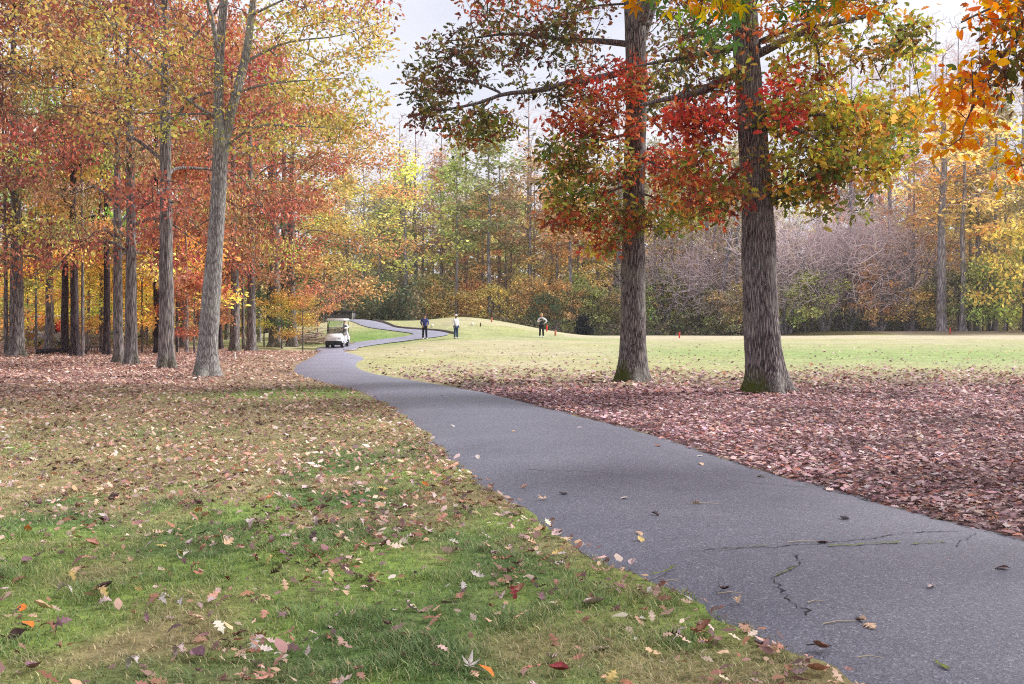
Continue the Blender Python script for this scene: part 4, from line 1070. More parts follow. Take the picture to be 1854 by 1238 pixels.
# fuller crowns of the two gold trees beside the path, and trees out of sight behind them
for px, Y, kind, tint, w, hs in [(515, 72, 'broad', 'golden', 17, 1.0), (455, 56, 'broad', 'red', 15, 1.05), (380, 52, 'wide', 'golden', 15, 1.1), (-60, 41, 'broad', 'crimson', 24, 1.0), (-140, 36, 'wide', 'golden', 26, 1.0), (90, 54, 'broad', 'golden', 14, 1.1), (330, 60, 'broad', 'yellow', 14, 1.1)]:
    put(kind, px, Y, tint, wpx=w, hs=hs)
for k in range(9):
    px = -120 + k * 76 + rng.normal() * 10
    put(['tall', 'broad', 'tall', 'pole'][k % 4], px, 66 + 26 * rng.random(), ['crimson', 'golden', 'yellow green', 'red', 'olive', 'orange', 'russet'][k % 7], wpx=8 + 5 * rng.random(), hs=.9 + .2 * rng.random())
for k in range(17):
    px = 40 + k * 19 + rng.normal() * 8
    put('understory', px, 47 + 26 * rng.random(), ['yellow', 'golden', 'yellow green', 'yellow', 'yellow green', 'yellow'][k % 6], xs=1.0 + .3 * rng.random(), hs=.9 + .3 * rng.random(), tk=1.4)
for px, Y, tint in [(352, 47, 'scarlet orange'), (365, 58, 'scarlet orange'), (510, 64, 'yellow'), (548, 63, 'golden'), (478, 66, 'green'), (575, 74, 'salmon')]:
    put('understory', px, Y, tint, xs=.8, hs=.7)

# the forest beyond the field and the creek
def far_Y(px): return 111 if px < 1330 else (104 if px < 1660 else 99)
FEAT = [('far_slim', 885, 112, 'olive', 10, 1.05), ('far_thin', 735, 110, 'yellow', 10, .95), ('far_thin', 960, 113, 'russet', 9, 1.0), ('far_slim', 1032, 112, 'orange', 9, .95), ('bare_lean', 1302, 109, 'bare', 11, .85), ('bare_lean', 1268, 112, 'bare', 10, .75), ('bare', 1705, 99, 'bare', 19, .95), ('far_slim', 1742, 99, 'yellow', 13, 1.1), ('bare', 1768, 102, 'bare', 10, 1.1), ('far_thin', 1652, 103, 'orange', 9, .9), ('far_slim', 1801, 101, 'olive', 10, 1.1),
        ('bare', 752, 118, 'bare', 9, .85), ('bare', 958, 120, 'bare', 9, 1.0), ('bare', 905, 124, 'bare', 8, .86), ('bare', 1000, 122, 'bare', 8, .9), ('bare', 1215, 122, 'bare', 9, 1.05), ('bare', 1480, 116, 'bare', 9, 1.1), ('bare', 1540, 120, 'bare', 9, 1.2), ('bare', 1610, 118, 'bare', 10, 1.15), ('bare', 1690, 118, 'bare', 9, 1.25), ('bare', 1790, 116, 'bare', 9, 1.25), ('bare', 1850, 112, 'bare', 9, 1.2), ('bare', 690, 126, 'bare', 8, .8), ('bare', 725, 121, 'bare', 8, .9), ('bare', 800, 119, 'bare', 8, .86), ('bare', 845, 122, 'bare', 8, .9), ('bare', 1055, 121, 'bare', 8, .92), ('bare', 1120, 119, 'bare', 9, .95), ('bare', 1280, 121, 'bare', 9, 1.05), ('bare', 1400, 118, 'bare', 9, 1.1), ('bare', 1515, 122, 'bare', 8, 1.15), ('bare', 1578, 119, 'bare', 8, 1.2), ('bare', 1645, 117, 'bare', 8, 1.2), ('bare', 1730, 114, 'bare', 9, 1.2)]
for kind, px, Y, tint, w, hs in FEAT: put(kind, px, Y, tint, wpx=w, hs=hs)
for q in range(17):
    px = (1195 + q * 30 if q < 5 else 1412 + (q - 5) * 23) + rng.normal() * 7; Y = (111 if px < 1340 else 103.5) + 5 * rng.random(); xs = .85 + .55 * rng.random(); hs = (1.0 if px < 1340 else 1.35) + .55 * rng.random()
    put('thicket', px, Y, 'bare', xs=xs, hs=hs)
order = ['yellow', 'pale olive', 'yellow green', 'pale olive', 'yellow green', 'russet', 'pale olive', 'yellow', 'olive', 'golden']
k = 0
for row, (dy, n_) in enumerate(((6, 34), (15, 34), (27, 30))):
    for q in range(n_):
        px = 560 + (q + .5 + rng.normal() * .25) * 1420 / n_
        Y = far_Y(px) + dy + rng.normal() * 2.5
        tint = order[(k * 7 + row) % len(order)]
        if 1400 < px < 1700 and row < 2: k += 1; continue
        if px > 1430 and rng.random() < .6: tint = ['yellow', 'golden', 'yellow'][k % 3]
        kind = ['far_round', 'far_slim', 'far_round', 'far_thin', 'far_slim', 'far_round', 'bare'][(k * 3 + row) % 7]
        hs = (.86 if px < 1130 else .96) * (.85 + .28 * rng.random()) * (.86 if kind == 'bare' else 1)
        put(kind, px, Y, tint, xs=(.85 if kind != 'bare' else .6) + .3 * rng.random(), hs=hs); k += 1
put('far_round', 1545, 128, 'salmon', xs=1.1, hs=1.28)
for q in range(44):
    px = 585 + (q + .5) * 1290 / 44 + rng.normal() * 9
    Y = far_Y(px) + (-.5 + 4 * rng.random())
    tint = ['yellow', 'yellow green', 'yellow green', 'yellow', 'yellow green', 'olive', 'yellow green', 'pale olive', 'golden'][int(rng.integers(0, 9))]
    if px < 720: tint = ['green', 'olive', 'golden'][q % 3]; Y = 100 + 8 * rng.random()
    if 1400 < px < 1690:
        if q % 3: continue
        Y = 100.5 + 2 * rng.random(); tint = ['yellow', 'yellow green', 'orange'][(q // 3) % 3]
    if 1680 < px: tint = ['olive', 'yellow green', 'pale olive'][q % 3]
    put('far_low', px, Y, tint, xs=.75 + .4 * rng.random(), hs=.7 + .5 * rng.random(), tk=.95)
put('far_low', 1852, 93, 'yellow', xs=1.5, hs=1.75); put('far_low', 1875, 95, 'yellow green', xs=1.3, hs=1.4)
put('far_low', 992, 109, 'green', xs=.7, hs=.75)

# the trees round the viewpoint, whose canopy shades the near lawn, path and litter
CROWN_ = {'golden': 'golden', 'orange': 'orange', 'red': 'brick-red', 'russet': 'russet'}
SHADE = []
for x, y, kind, tint, rz, hs in [(-4.5, -4.0, 'broad', 'golden', .4, 1.6), (5.0, -4.5, 'wide', 'orange', 1.4, 1.6), (-13.0, 3.0, 'wide', 'red', 2.0, 1.4), (13.5, 1.0, 'broad', 'russet', 3.0, 1.5), (18.0, 4.0, 'wide', 'orange', 4.0, 1.3), (24.0, 8.0, 'broad', 'red', 1.0, 1.2)]:
    o = copy_tree(protos[kind], (x, y, float(zt(x, y)) - .03), rz, (1, 1, hs), lin(*TINTS[tint]), '', 'trees round the viewpoint')
    o['category'] = 'tree'; SHADE.append((o, '%s-leaved tree overhanging the near %s' % (CROWN_[tint], 'lawn' if x < 0 else 'path' if x < 14 else 'leaf litter'), x))
# ------------------------------------------------------------------ labels for the trees: crown, trunk, then the neighbour one can find
CROWN = {'red': 'brick-red', 'crimson': 'dark crimson', 'scarlet orange': 'scarlet-orange', 'orange': 'orange', 'golden': 'golden', 'yellow': 'clear yellow', 'yellow green': 'yellow-green', 'olive': 'olive', 'russet': 'russet', 'green': 'dark green', 'salmon': 'salmon-pink', 'pale olive': 'pale olive'}
PLACES = [(-999, 60, 'at the left wood edge'), (60, 170, 'past the leftmost thick trunk'), (170, 262, 'by the crossing trunks'), (262, 345, 'left of the forked ash'), (345, 410, 'just behind the forked ash'), (410, 480, 'right of the forked ash'),
          (480, 560, 'where the path bends by the cart'), (560, 640, 'behind the golf cart'), (640, 735, 'beyond the board shed'), (735, 795, 'behind the golfer in navy'), (795, 870, 'behind the golfer in the white jacket'), (870, 950, 'between the white-jacketed and vested golfers'), (950, 1015, 'behind the golfer in the vest'), (1015, 1100, 'behind the black shrub'), (1100, 1190, 'behind the slimmer oak'), (1190, 1330, 'between the two oaks'),
          (1330, 1430, 'behind the thickest oak'), (1430, 1530, 'just past the thickest oak'), (1530, 1620, 'among the lilac bare thicket'), (1620, 1690, 'beside the lilac bare thicket'), (1690, 1780, 'near the far grey trunks'), (1780, 9999, 'at the far right')]
def settle(items):
    """items: [(object, label, x)]; look-alikes that would share a label get the last thing that tells them apart: their order"""
    by = {}
    for o, l, x in items: by.setdefault(l, []).append((x, o))
    ords = ['first', 'second', 'third', 'fourth', 'fifth', 'sixth', 'seventh', 'eighth', 'ninth', 'tenth']
    for l, v in by.items():
        v.sort(key=lambda q: q[0])
        for i, (_, o) in enumerate(v):
            o['label'] = l if len(v) == 1 else '%s, %s' % (l, ({2: ['left one', 'right one'], 3: ['leftmost', 'middle one', 'rightmost']}.get(len(v)) or [w + ' from left' for w in ords])[min(i, 9)])
items = []
for o, px, Y, kind, tint, sx, hs in placed:
    pl = next(t for a, b, t in PLACES if a <= px < b)
    far = px > 560 or Y > 60
    if kind in ('bare', 'bare_lean'): l = ('%s leafless grey tree %s' % ('leaning' if kind == 'bare_lean' else 'tall', pl))
    elif kind == 'thicket': l = 'many-stemmed lilac tree %s' % pl
    elif kind in ('understory', 'far_low'): l = '%s %s-leaved understory tree %s' % ('low' if hs < 1 else 'taller', CROWN[tint], pl)
    elif kind in ('pole', 'pale_pole'): l = '%s young tree with %s leaves %s' % ('pale slim' if kind == 'pale_pole' else 'thin dark', CROWN[tint], pl)
    else:
        sz = 'slim' if sx < .8 else 'stout' if sx > 1.2 else 'tall'
        l = '%s %s-leaved tree %s%s' % (sz, CROWN[tint], 'deeper in ' if (far and px < 560) else ('further back ' if Y > far_Y(px) + 11 and px > 560 else ''), pl)
    items.append((o, l, px))
    o['category'] = 'tree'
    o['group'] = 'trees of the wood left of the path' if px < 560 else 'trees of the forest beyond the field'
settle(items + SHADE)
for k_, o in protos.items():
    if k_ not in used:
        for ch in list(o.children): bpy.data.objects.remove(ch)
        bpy.data.objects.remove(o)

# ------------------------------------------------------------------ far woodland and undergrowth too dense to count
def clutter(name, n, xr, yr, zr, size, pal, noise=.08, keep=.45, mat=None):
    x = rng.uniform(*xr, n); y = rng.uniform(*yr, n); h = rng.random(n) ** 1.3
    k = fbm(x * noise, y * noise + 7, 3, 4)
    top = zr[0] + (zr[1] - zr[0]) * np.clip((k - .25) * 2.0, .12, 1.2)
    z = zt(x, y) + h * top
    kk = fbm(x * .5 + 31, z * .5 + y * .3, 9, 3) > keep
    x, y, z = x[kk], y[kk], z[kk]
    n = len(x)
    hue = np.floor(fbm(x * .14 + 3, y * .14, 21, 3) * 3.2 * len(pal)).astype(int) % len(pal)
    c = np.array([lin(*p) for p in pal])[hue] * np.exp(rng.normal(0, .3, (n, 1)))
    V, F, C = leaves(T_FAR, np.c_[x, y, z], frames(n, .35), size * np.exp(rng.normal(0, .3, n)), np.clip(c, 0, .9))
    o = quads(name, V, F, mat or M['leaf'], col=C)
    o['kind'] = 'stuff'
    return o
clutter('far_woodland', 60000, (-62, 120), (136, 168), (5, 19), .75, [(170, 150, 84), (150, 134, 88), (186, 158, 92), (128, 124, 84), (160, 128, 96), (140, 122, 110)], .07, .42)
clutter('far_left_woodland', 42000, (-120, -22), (92, 124), (3, 14), .55, [(180, 170, 96), (204, 176, 90), (176, 130, 96), (150, 148, 90), (210, 160, 100)], .08, .42)
clutter('creek_bank_undergrowth', 22000, (-6, 46), (104.5, 112), (.5, 2.0), .24, [(140, 126, 96), (150, 150, 86), (124, 108, 96), (116, 128, 78), (156, 140, 104)], .2, .40)
clutter('forest_undergrowth', 26000, (-30, 62), (108, 128), (.8, 3.2), .32, [(152, 148, 90), (134, 130, 90), (170, 160, 92), (140, 122, 108)], .15, .42)
clutter('left_wood_undergrowth', 14000, (-60, -19), (54, 92), (.2, 1.8), .22, [(150, 132, 62), (112, 116, 62), (160, 120, 72), (94, 104, 60)], .12, .52)
clutter('path_bank_shrubbery', 16000, (-19, -9.5), (98, 108), (2.0, 5.0), .26, [(88, 96, 66), (104, 106, 70), (74, 86, 62), (120, 104, 74)], .2, .40)

# ------------------------------------------------------------------ grass blades of the near lawn
def blades(n, xr, yr, hgt, wid, name):
    # more blades towards the viewer, where each one can be seen
    y = yr[0] + (yr[1] - yr[0]) * (rng.random(n) ** 1.7 if yr[0] < 5 else rng.random(n))
    x = rng.uniform(xr[0], xr[1], n)
    edge = (fbm(y * 3.1, y * .7, 4, 3) - .5) * .25
    keep = (x < xL(y) + .03 + edge) & (np.abs(x) < .60 * y + 1.2)
    tuft = fbm(x * 2.6, y * 2.6, 101, 3)
    keep &= rng.random(n) < .35 + 1.2 * np.clip(tuft - .25, 0, 1)
    if yr[0] > 5: keep &= rng.random(n) < sstep(yr[0], yr[0] + 5, y)
    else: keep &= rng.random(n) < 1 - sstep(yr[1] - 3.5, yr[1], y)
    x, y, tuft = x[keep], y[keep], tuft[keep]; n = len(x)
    g = green_amount(x, y); l = litter_amount(x, y)
    tall = sstep(.55, .72, tuft) * g
    h = hgt * (.45 + .5 * rng.random(n) + .9 * tall) * (1 - .6 * l)
    c = ground_colour(x, y) * .5
    st = np.where(rng.random((n, 1)) < .70 * g[:, None] + .06, np.array(lin(94, 130, 70)), np.array(lin(196, 176, 132)))
    bl = np.where(rng.random((n, 1)) < .16, np.array(lin(138, 160, 84)), st)
    c = (c + bl * .5) * np.exp(rng.normal(0, .22, (n, 1))) * 1.15
    az = rng.random(n) * 2 * np.pi; dr = np.c_[np.cos(az), np.sin(az)]; sd = np.c_[-dr[:, 1], dr[:, 0]]
    lean = h * (.35 + .8 * rng.random(n))
    z0 = zt(x, y) - .005 + (fbm(x * 2.2, y * 2.2, 5, 3) - .5) * .035
    w = wid * (.6 + .8 * rng.random(n))
    rows = []
    for f, wf in ((0, 1), (.5, .8), (1, .12)):
        cx = x + dr[:, 0] * lean * f ** 2; cy_ = y + dr[:, 1] * lean * f ** 2; cz = z0 + h * (f - .25 * f * f)
        for sg in (-1, 1):
            rows.append(np.c_[cx + sg * sd[:, 0] * w * wf, cy_ + sg * sd[:, 1] * w * wf, cz])
    V = np.stack(rows, 1).reshape(-1, 3)
    i = (np.arange(n) * 6)[:, None]
    F = np.concatenate([i + np.array([[0, 1, 3, 2]]), i + np.array([[2, 3, 5, 4]])], 1).reshape(-1, 4)
    o = quads(name, V, F, M['blade'], col=np.repeat(np.clip(c, 0, .9), 6, axis=0))
    o['kind'] = 'stuff'
    return o
blades(520000, (-8.5, 2.6), (2.6, 14.5), .045, .0028, 'lawn_grass')
blades(190000, (-15, 0), (8.5, 27), .045, .0042, 'far_lawn_grass')

# ------------------------------------------------------------------ leaf litter
LPAL = [(188, 154, 152), (160, 122, 122), (136, 98, 100), (110, 80, 86), (204, 178, 174), (172, 108, 86), (146, 88, 76), (190, 150, 128)]
LW = [4, 4, 3, 2, 2.4, 1.6, 1.4, 1.4]
WPAL = [(204, 172, 154), (180, 144, 128), (158, 118, 106), (214, 190, 174), (180, 126, 104), (130, 98, 90), (196, 158, 124)]
def litter(name, n, xr, yr, size, pal, w, templates, test, zup=.012, up=.62):
    x = rng.uniform(*xr, n); y = yr[0] + (yr[1] - yr[0]) * rng.random(n) ** 1.35
    k = test(x, y)
    x, y = x[k], y[k]; n = len(x)
    clump = fbm(x * 1.1, y * 1.1, 41, 4)
    pos = np.c_[x, y, zt(x, y) + zup + np.abs(rng.normal(0, .018, n)) * (.6 + clump)]
    c = pick(pal, n, .17, w) * (.22 + 1.5 * clump)[:, None] * np.array([.97, .97, 1.03])
    V, F, C = leaves(templates, pos, frames(n, up), size * np.exp(np.clip(rng.normal(0, .36, n), -1.0, .55)), np.clip(c, 0, .9))
    o = quads(name, V, F, M['litter'], col=C); o['kind'] = 'stuff'
    return o
dens = lambda x, y, k: rng.random(len(x)) < k
T_LIT = [strip_leaf(curled(OAK_ST, c_), f_, w_) for c_, f_, w_ in ((.5, .3, .04), (-.6, -.3, .03), (1.0, .5, .05), (.2, -.4, .06))] + [strip_leaf(curled(OVAL_ST, .6), .5, .05)]
litter('leaf_litter', 190000, (-1.5, 22), (4.0, 22.5), .070, LPAL, LW, T_OAK + T_LIT[2:], lambda x, y: (x > xR(y) - .04 + (rng.random(len(x)) ** 3) * -.25) & (np.abs(x) < .85 * y + 4) & dens(x, y, np.clip(litter_amount(x, y) * 1.1 * (.45 + 1.1 * (fbm(x * .8, y * .8, 61, 3))), 0, 1)), up=.74)
litter('field_leaf_litter', 80000, (-6, 34), (20.5, 58), .085, LPAL + WPAL[:2], LW + [2, 2], T_FAR, lambda x, y: (x > xR(np.minimum(y, 50)) + .1) & dens(x, y, litter_amount(x, y) * .9 + .35 * (1 - sstep(23, 34, y)) + .05 * (1 - sstep(34, 56, y)) + .015))
litter('wood_leaf_litter', 150000, (-36, -3), (16, 60), .064, WPAL, None, T_FAR, lambda x, y: (x < xL(np.minimum(y, 50)) - .05) & dens(x, y, litter_amount(x, y) * .9 + .05))
litter('lawn_leaf_litter', 60000, (-12, 1.6), (3.8, 23), .058, WPAL + [(120, 92, 90), (164, 110, 84)], None, T_LIT, lambda x, y: (x < xL(y) + .04) & dens(x, y, (1 - .85 * np.clip(1.3 * gauss(x, y, -4.1, 20.6, 2.3, 2.3), 0, 1)) * .58 * sstep(6, 11, y) + .08 + .55 * litter_amount(x, y) + .4 * np.exp(-((x - xL(y)) / .40) ** 2) + .45 * sstep(.48, .62, fbm(x * .9, y * .9, 66, 3))))

# ------------------------------------------------------------------ the largest fallen leaves, each a thing of its own
LEAFCOL = {'pale tan': (214, 180, 150), 'pinkish grey': (196, 172, 172), 'bright orange': (224, 130, 60), 'rusty brown': (150, 106, 88), 'dull mauve': (142, 108, 118), 'dark brown': (92, 70, 68), 'crimson': (148, 66, 70), 'straw-yellow': (200, 176, 112), 'salmon': (196, 144, 126), 'silvery white': (198, 188, 184)}
LMATS = {}
for k_, v_ in LEAFCOL.items():
    m, t, b = newmat('leaf_' + k_.replace(' ', '_').replace('-', '_'))
    tcn = nd(t, 'ShaderNodeTexCoord'); ns_ = nd(t, 'ShaderNodeTexNoise', Scale=9.0, Detail=6.0); t.links.new(tcn.outputs['Object'], ns_.inputs['Vector'])
    q = lin(*v_)
    t.links.new(ramp(t, ns_.outputs['Fac'], [(.3, tuple(q * .62)), (.52, tuple(q)), (.75, tuple(np.clip(q * 1.3, 0, .9)))]), b.inputs['Base Color'])
    b.inputs['Roughness'].default_value = .7; b.inputs['Specular IOR Level'].default_value = .2
    LMATS[k_] = m
OV = [(0, .02, 0), (.1, .10, .01), (.28, .24, .03), (.5, .29, .03), (.72, .24, 0), (.88, .12, -.03), (1, .01, -.08)]
LSHAPES = {'lobed oak': [(OAKF, .25, .02), (OAKF, -.3, .03)], 'curled oak': [(curled(OAKF, 1.4), .6, .04), (curled(OAKF, -1.2), .5, .04)], 'oval': [(OV, .25, .02), (curled(OV, .7), .35, .03)], 'folded': [(curled(OV, .9), .95, .03), (curled(OAKF, .4), 1.0, .03)]}
LMESH = {}
for sh, vs_ in LSHAPES.items():
    for i_, (st_, fo_, wv_) in enumerate(vs_):
        V, F = rib_leaf(st_, fo_, wv_, i_ * 1.3)
        V = V - V.mean(axis=0) * [1, 1, 0]; V[:, 2] -= np.percentile(V[:, 2], 12)
        o = quads('fallen_leaf', V, F); LMESH[(sh, i_)] = o.data; bpy.data.objects.remove(o)
V, F = star_leaf(MAPLE, -.25); V[:, 2] -= V[:, 2].min()
o = quads('fallen_leaf', V * .62, F); LMESH[('star-shaped', 0)] = o.data; bpy.data.objects.remove(o)
V, F = star_leaf(MAPLE, .5)
o = quads('fallen_leaf', V * .62, F); LMESH[('star-shaped', 1)] = o.data; bpy.data.objects.remove(o)
LM2 = {}
leaf_items = []
def fallen(x, y, z, colour, shape, size, where, rz=None, tilt=None):
    i_ = int(rng.integers(0, 2))
    key = (shape, i_, colour)
    if key not in LM2:
        me = LMESH[(shape, i_)].copy(); me.materials.append(LMATS[colour]); LM2[key] = me
    o = bpy.data.objects.new('fallen_leaf', LM2[key]); COL.objects.link(o)
    o.location = (x, y, z)
    t_ = rng.normal(0, .22, 2) if tilt is None else tilt
    o.rotation_euler = (t_[0], t_[1], rng.random() * 6.28 if rz is None else rz)
    o.scale = (size, size * (.85 + .3 * rng.random()), size)
    o['category'] = 'leaf'; o['group'] = 'fallen leaves on the lawn' if 'asphalt' not in where else 'fallen leaves on the cart path'
    leaf_items.append((o, '%s %s leaf %s' % (colour, shape, where), x / y))
on_path = [(1490, 1000, 'salmon', 'oval', 'by the mossy crack'), (1157, 979, 'pale tan', 'lobed oak', 'short of the mossy crack'), (1160, 991, 'straw-yellow', 'oval', 'short of the mossy crack'), (1310, 1080, 'dark brown', 'curled oak', 'near the lawn edge'), (1575, 1154, 'pale tan', 'lobed oak', 'in the near corner'), (1560, 1142, 'pale tan', 'folded', 'in the near corner'), (1815, 1049, 'salmon', 'oval', 'at the right frame edge'), (1190, 815, 'rusty brown', 'curled oak', 'near the litter bank'), (1378, 872, 'straw-yellow', 'lobed oak', 'near the litter bank'), (1268, 833, 'silvery white', 'oval', 'near the litter bank'), (1270, 850, 'pale tan', 'oval', 'near the litter bank'), (1260, 926, 'pale tan', 'folded', 'in the middle of the path'), (1485, 1185, 'rusty brown', 'folded', 'near the bottom frame edge'), (1145, 1030, 'pinkish grey', 'folded', 'near the lawn edge'), (1130, 915, 'silvery white', 'oval', 'in the middle of the path'), (950, 890, 'salmon', 'folded', 'near the lawn edge'), (985, 912, 'pale tan', 'star-shaped', 'near the lawn edge'), (1020, 905, 'silvery white', 'folded', 'near the lawn edge'), (865, 835, 'silvery white', 'oval', 'near the lawn edge'), (1530, 954, 'silvery white', 'folded', 'in the middle of the path'), (1187, 946, 'dark brown', 'folded', 'in the middle of the path'), (1336, 1101, 'pale tan', 'folded', 'near the lawn edge'), (820, 778, 'silvery white', 'lobed oak', 'far up the path'), (930, 790, 'pale tan', 'oval', 'far up the path'), (1050, 782, 'pinkish grey', 'lobed oak', 'far up the path'), (800, 722, 'silvery white', 'oval', 'far up the path'), (1685, 1085, 'pinkish grey', 'folded', 'in the near corner')]
for px, py, c_, sh, w_ in on_path:
    g = G(px, py); s_ = .085 if sh in ('oval', 'folded') else .105
    fallen(g[0], g[1], float(path_z(g[0], g[1])) + .004, c_, sh, s_, 'on the asphalt ' + w_)
lawn_known = [(355, 1127, 'pale tan', 'lobed oak', .15), (470, 1160, 'salmon', 'lobed oak', .15), (645, 1050, 'silvery white', 'star-shaped', .13), (838, 1068, 'silvery white', 'lobed oak', .11), (787, 1133, 'salmon', 'lobed oak', .12), (360, 1195, 'dull mauve', 'folded', .12), (880, 1226, 'bright orange', 'oval', .11), (1000, 1200, 'pinkish grey', 'curled oak', .11), (1012, 1222, 'crimson', 'folded', .11), (385, 1092, 'pinkish grey', 'lobed oak', .10), (295, 1097, 'silvery white', 'curled oak', .10), (115, 1080, 'silvery white', 'curled oak', .13), (190, 1102, 'pinkish grey', 'curled oak', .11), (50, 1140, 'bright orange', 'oval', .10), (40, 1110, 'bright orange', 'oval', .09), (60, 1218, 'dull mauve', 'folded', .12), (580, 1165, 'silvery white', 'lobed oak', .11), (240, 1215, 'silvery white', 'curled oak', .11), (412, 1055, 'crimson', 'folded', .08), (570, 1025, 'rusty brown', 'curled oak', .13), (410, 990, 'pale tan', 'curled oak', .15), (340, 965, 'straw-yellow', 'lobed oak', .13), (460, 955, 'pinkish grey', 'curled oak', .15), (340, 1010, 'silvery white', 'folded', .15), (30, 1160, 'dark brown', 'folded', .10), (110, 1140, 'dull mauve', 'curled oak', .13), (850, 1215, 'silvery white', 'star-shaped', .13), (1265, 1140, 'pinkish grey', 'curled oak', .10), (985, 965, 'rusty brown', 'curled oak', .14), (850, 912, 'crimson', 'folded', .11), (800, 945, 'salmon', 'folded', .15), (740, 1105, 'pinkish grey', 'curled oak', .14), (1075, 1100, 'pinkish grey', 'folded', .15), (980, 1090, 'dull mauve', 'curled oak', .12), (50, 965, 'bright orange', 'oval', .10), (105, 850, 'bright orange', 'oval', .13), (360, 930, 'bright orange', 'oval', .10), (490, 1230, 'salmon', 'star-shaped', .15), (1480, 1222, 'salmon', 'folded', .12), (1450, 1226, 'pinkish grey', 'curled oak', .1)]
names_c = list(LEAFCOL); names_s = ['lobed oak', 'curled oak', 'oval', 'folded', 'star-shaped']
def lawn_where(px, py):
    row = 'along the bottom frame edge' if py > 1165 else 'in the deep green grass' if (py > 985 and px < 820) else 'in the straw-coloured grass' if py < 900 else 'in the short dry turf'
    g = G(px, py)
    d_ = xL(g[1]) - g[0]
    if d_ < .35: row = 'at the crumbling asphalt edge' + (' low in frame' if py > 1050 else ' further up')
    elif d_ < 1.2: row += ' near the path'
    elif px < 200: row += ' at far left'
    elif px < 450: row += ' at left'
    return row.replace('asphalt', 'path')
count = 0
for px, py, c_, sh, s_ in lawn_known:
    g = G(px, py)
    fallen(g[0], g[1], float(zt(g[0], g[1])) + .026, c_, sh, s_ * .85, lawn_where(px, py), tilt=rng.normal(0, .35, 2)); count += 1
wcol = np.array([4.5, 5, .4, 3, 2.2, 1.6, .4, 1.2, 2.4, 1.8]); wcol /= wcol.sum()
while count < 272:
    y = 4.0 + 5.2 * rng.random() ** .8; x = rng.uniform(-.56 * y, float(xL(y)) - .02)
    if abs(x) > .55 * y: continue
    p_ = .35 + .9 * fbm(x * .9, y * .9, 66, 3) * (1 if x < xL(y) - .5 else 2.0)
    if rng.random() > p_: continue
    px = CX + x / y * FPX; py = HZ + (CAMZ - float(zt(x, y))) / y * FPX
    c_ = names_c[int(rng.choice(len(names_c), p=wcol))]; sh = names_s[int(rng.choice(5, p=[.40, .38, .02, .13, .07]))]
    fallen(x, y, float(zt(x, y)) + .018 + .012 * rng.random(), c_, sh, .068 + .045 * rng.random(), lawn_where(px, py), tilt=rng.normal(0, .33, 2)); count += 1
settle(leaf_items)

# pale dry twigs and grass stalks lying on the asphalt
twig_m = plain('dry_straw_stalk', (200, 184, 160), .8); twig_d = plain('dark_twig', (78, 66, 62), .85)
tw_items = []
for a, b, m_, l_ in [((1424, 1001), (1480, 999), twig_m, 'pale stalk lying beside the oval leaf on the mossy crack'), ((1300, 1088), (1345, 1089), twig_m, 'pale stalk lying on the path near the lawn edge below the curled brown leaf'), ((1462, 1109), (1490, 1107), twig_m, 'short pale stalk right of the zigzag crack'), ((1490, 1147), (1552, 1144), twig_m, 'long pale stalk ending at the folded tan leaf in the near corner'), ((1250, 927), (1310, 929), twig_m, 'pale stalk across the middle of the path beside a folded leaf'), ((1460, 1183), (1510, 1187), twig_d, 'dark twig lying on the path near the bottom frame edge'), ((1205, 1063), (1232, 1066), twig_m, 'pale stalk on the path by the mossy patch at the lawn edge'), ((1553, 1207), (1600, 1210), twig_m, 'thin pale stalk lowest on the path near the frame bottom')]:
    p, q = G(*a), G(*b); p[2] = float(path_z(p[0], p[1])) + .006; q[2] = float(path_z(q[0], q[1])) + .006
    mid = (p + q) / 2 + [0, .015, .004]
    mb = MB(); mb.tube(np.array([p, mid, q]) - p, [.0035, .003, .0015], 5, False)
    o = mb.build('fallen_twig', m_, None, True, p); tag(o, l_, 'twig', 'twigs on the cart path')

# ------------------------------------------------------------------ golf cart
white_paint = plain('white_cart_paint', (240, 242, 248), .35, 1.0, var=.03, spec=.5)
black_plastic = plain('black_plastic', (34, 33, 38), .6)
rubber = plain('tyre_rubber', (28, 27, 29), .9)
steel = plain('dull_steel', (150, 150, 156), .4, metal=.6)
vinyl = plain('beige_vinyl', (196, 182, 160), .55)
lampglass = plain('lamp_glass', (224, 226, 230), .15)
m, t, b = newmat('windscreen_glass')
b.inputs['Base Color'].default_value = (.85, .9, .92, 1); b.inputs['Roughness'].default_value = .05
b.inputs['Transmission Weight'].default_value = .92; b.inputs['IOR'].default_value = 1.1
glass = m

def wheel(parent, x, y, r=.23, w=.19):
    mb = MB()
    prof = [(-w / 2, r * .62), (-w / 2, r * .93), (-w * .36, r), (w * .36, r), (w / 2, r * .93), (w / 2, r * .62)]
    n_ = 24; th = np.arange(n_) * 2 * np.pi / n_
    V = np.concatenate([np.c_[np.full(n_, a), c_ * np.cos(th), c_ * np.sin(th)] for a, c_ in prof])
    F = [[i * n_ + k, i * n_ + (k + 1) % n_, (i + 1) * n_ + (k + 1) % n_, (i + 1) * n_ + k] for i in range(5) for k in range(n_)]
    w_ = mb.add(V, F).build('wheel', rubber, parent, True, (x, y, r))
    rb = MB()
    prof = [(-w * .42, r * .63), (-w * .30, r * .5), (-w * .34, r * .16), (w * .34, r * .16), (w * .30, r * .5), (w * .42, r * .63)]
    V = np.concatenate([np.c_[np.full(n_, a), c_ * np.cos(th), c_ * np.sin(th)] for a, c_ in prof])
    rb.add(V, F).build('rim', steel, w_)

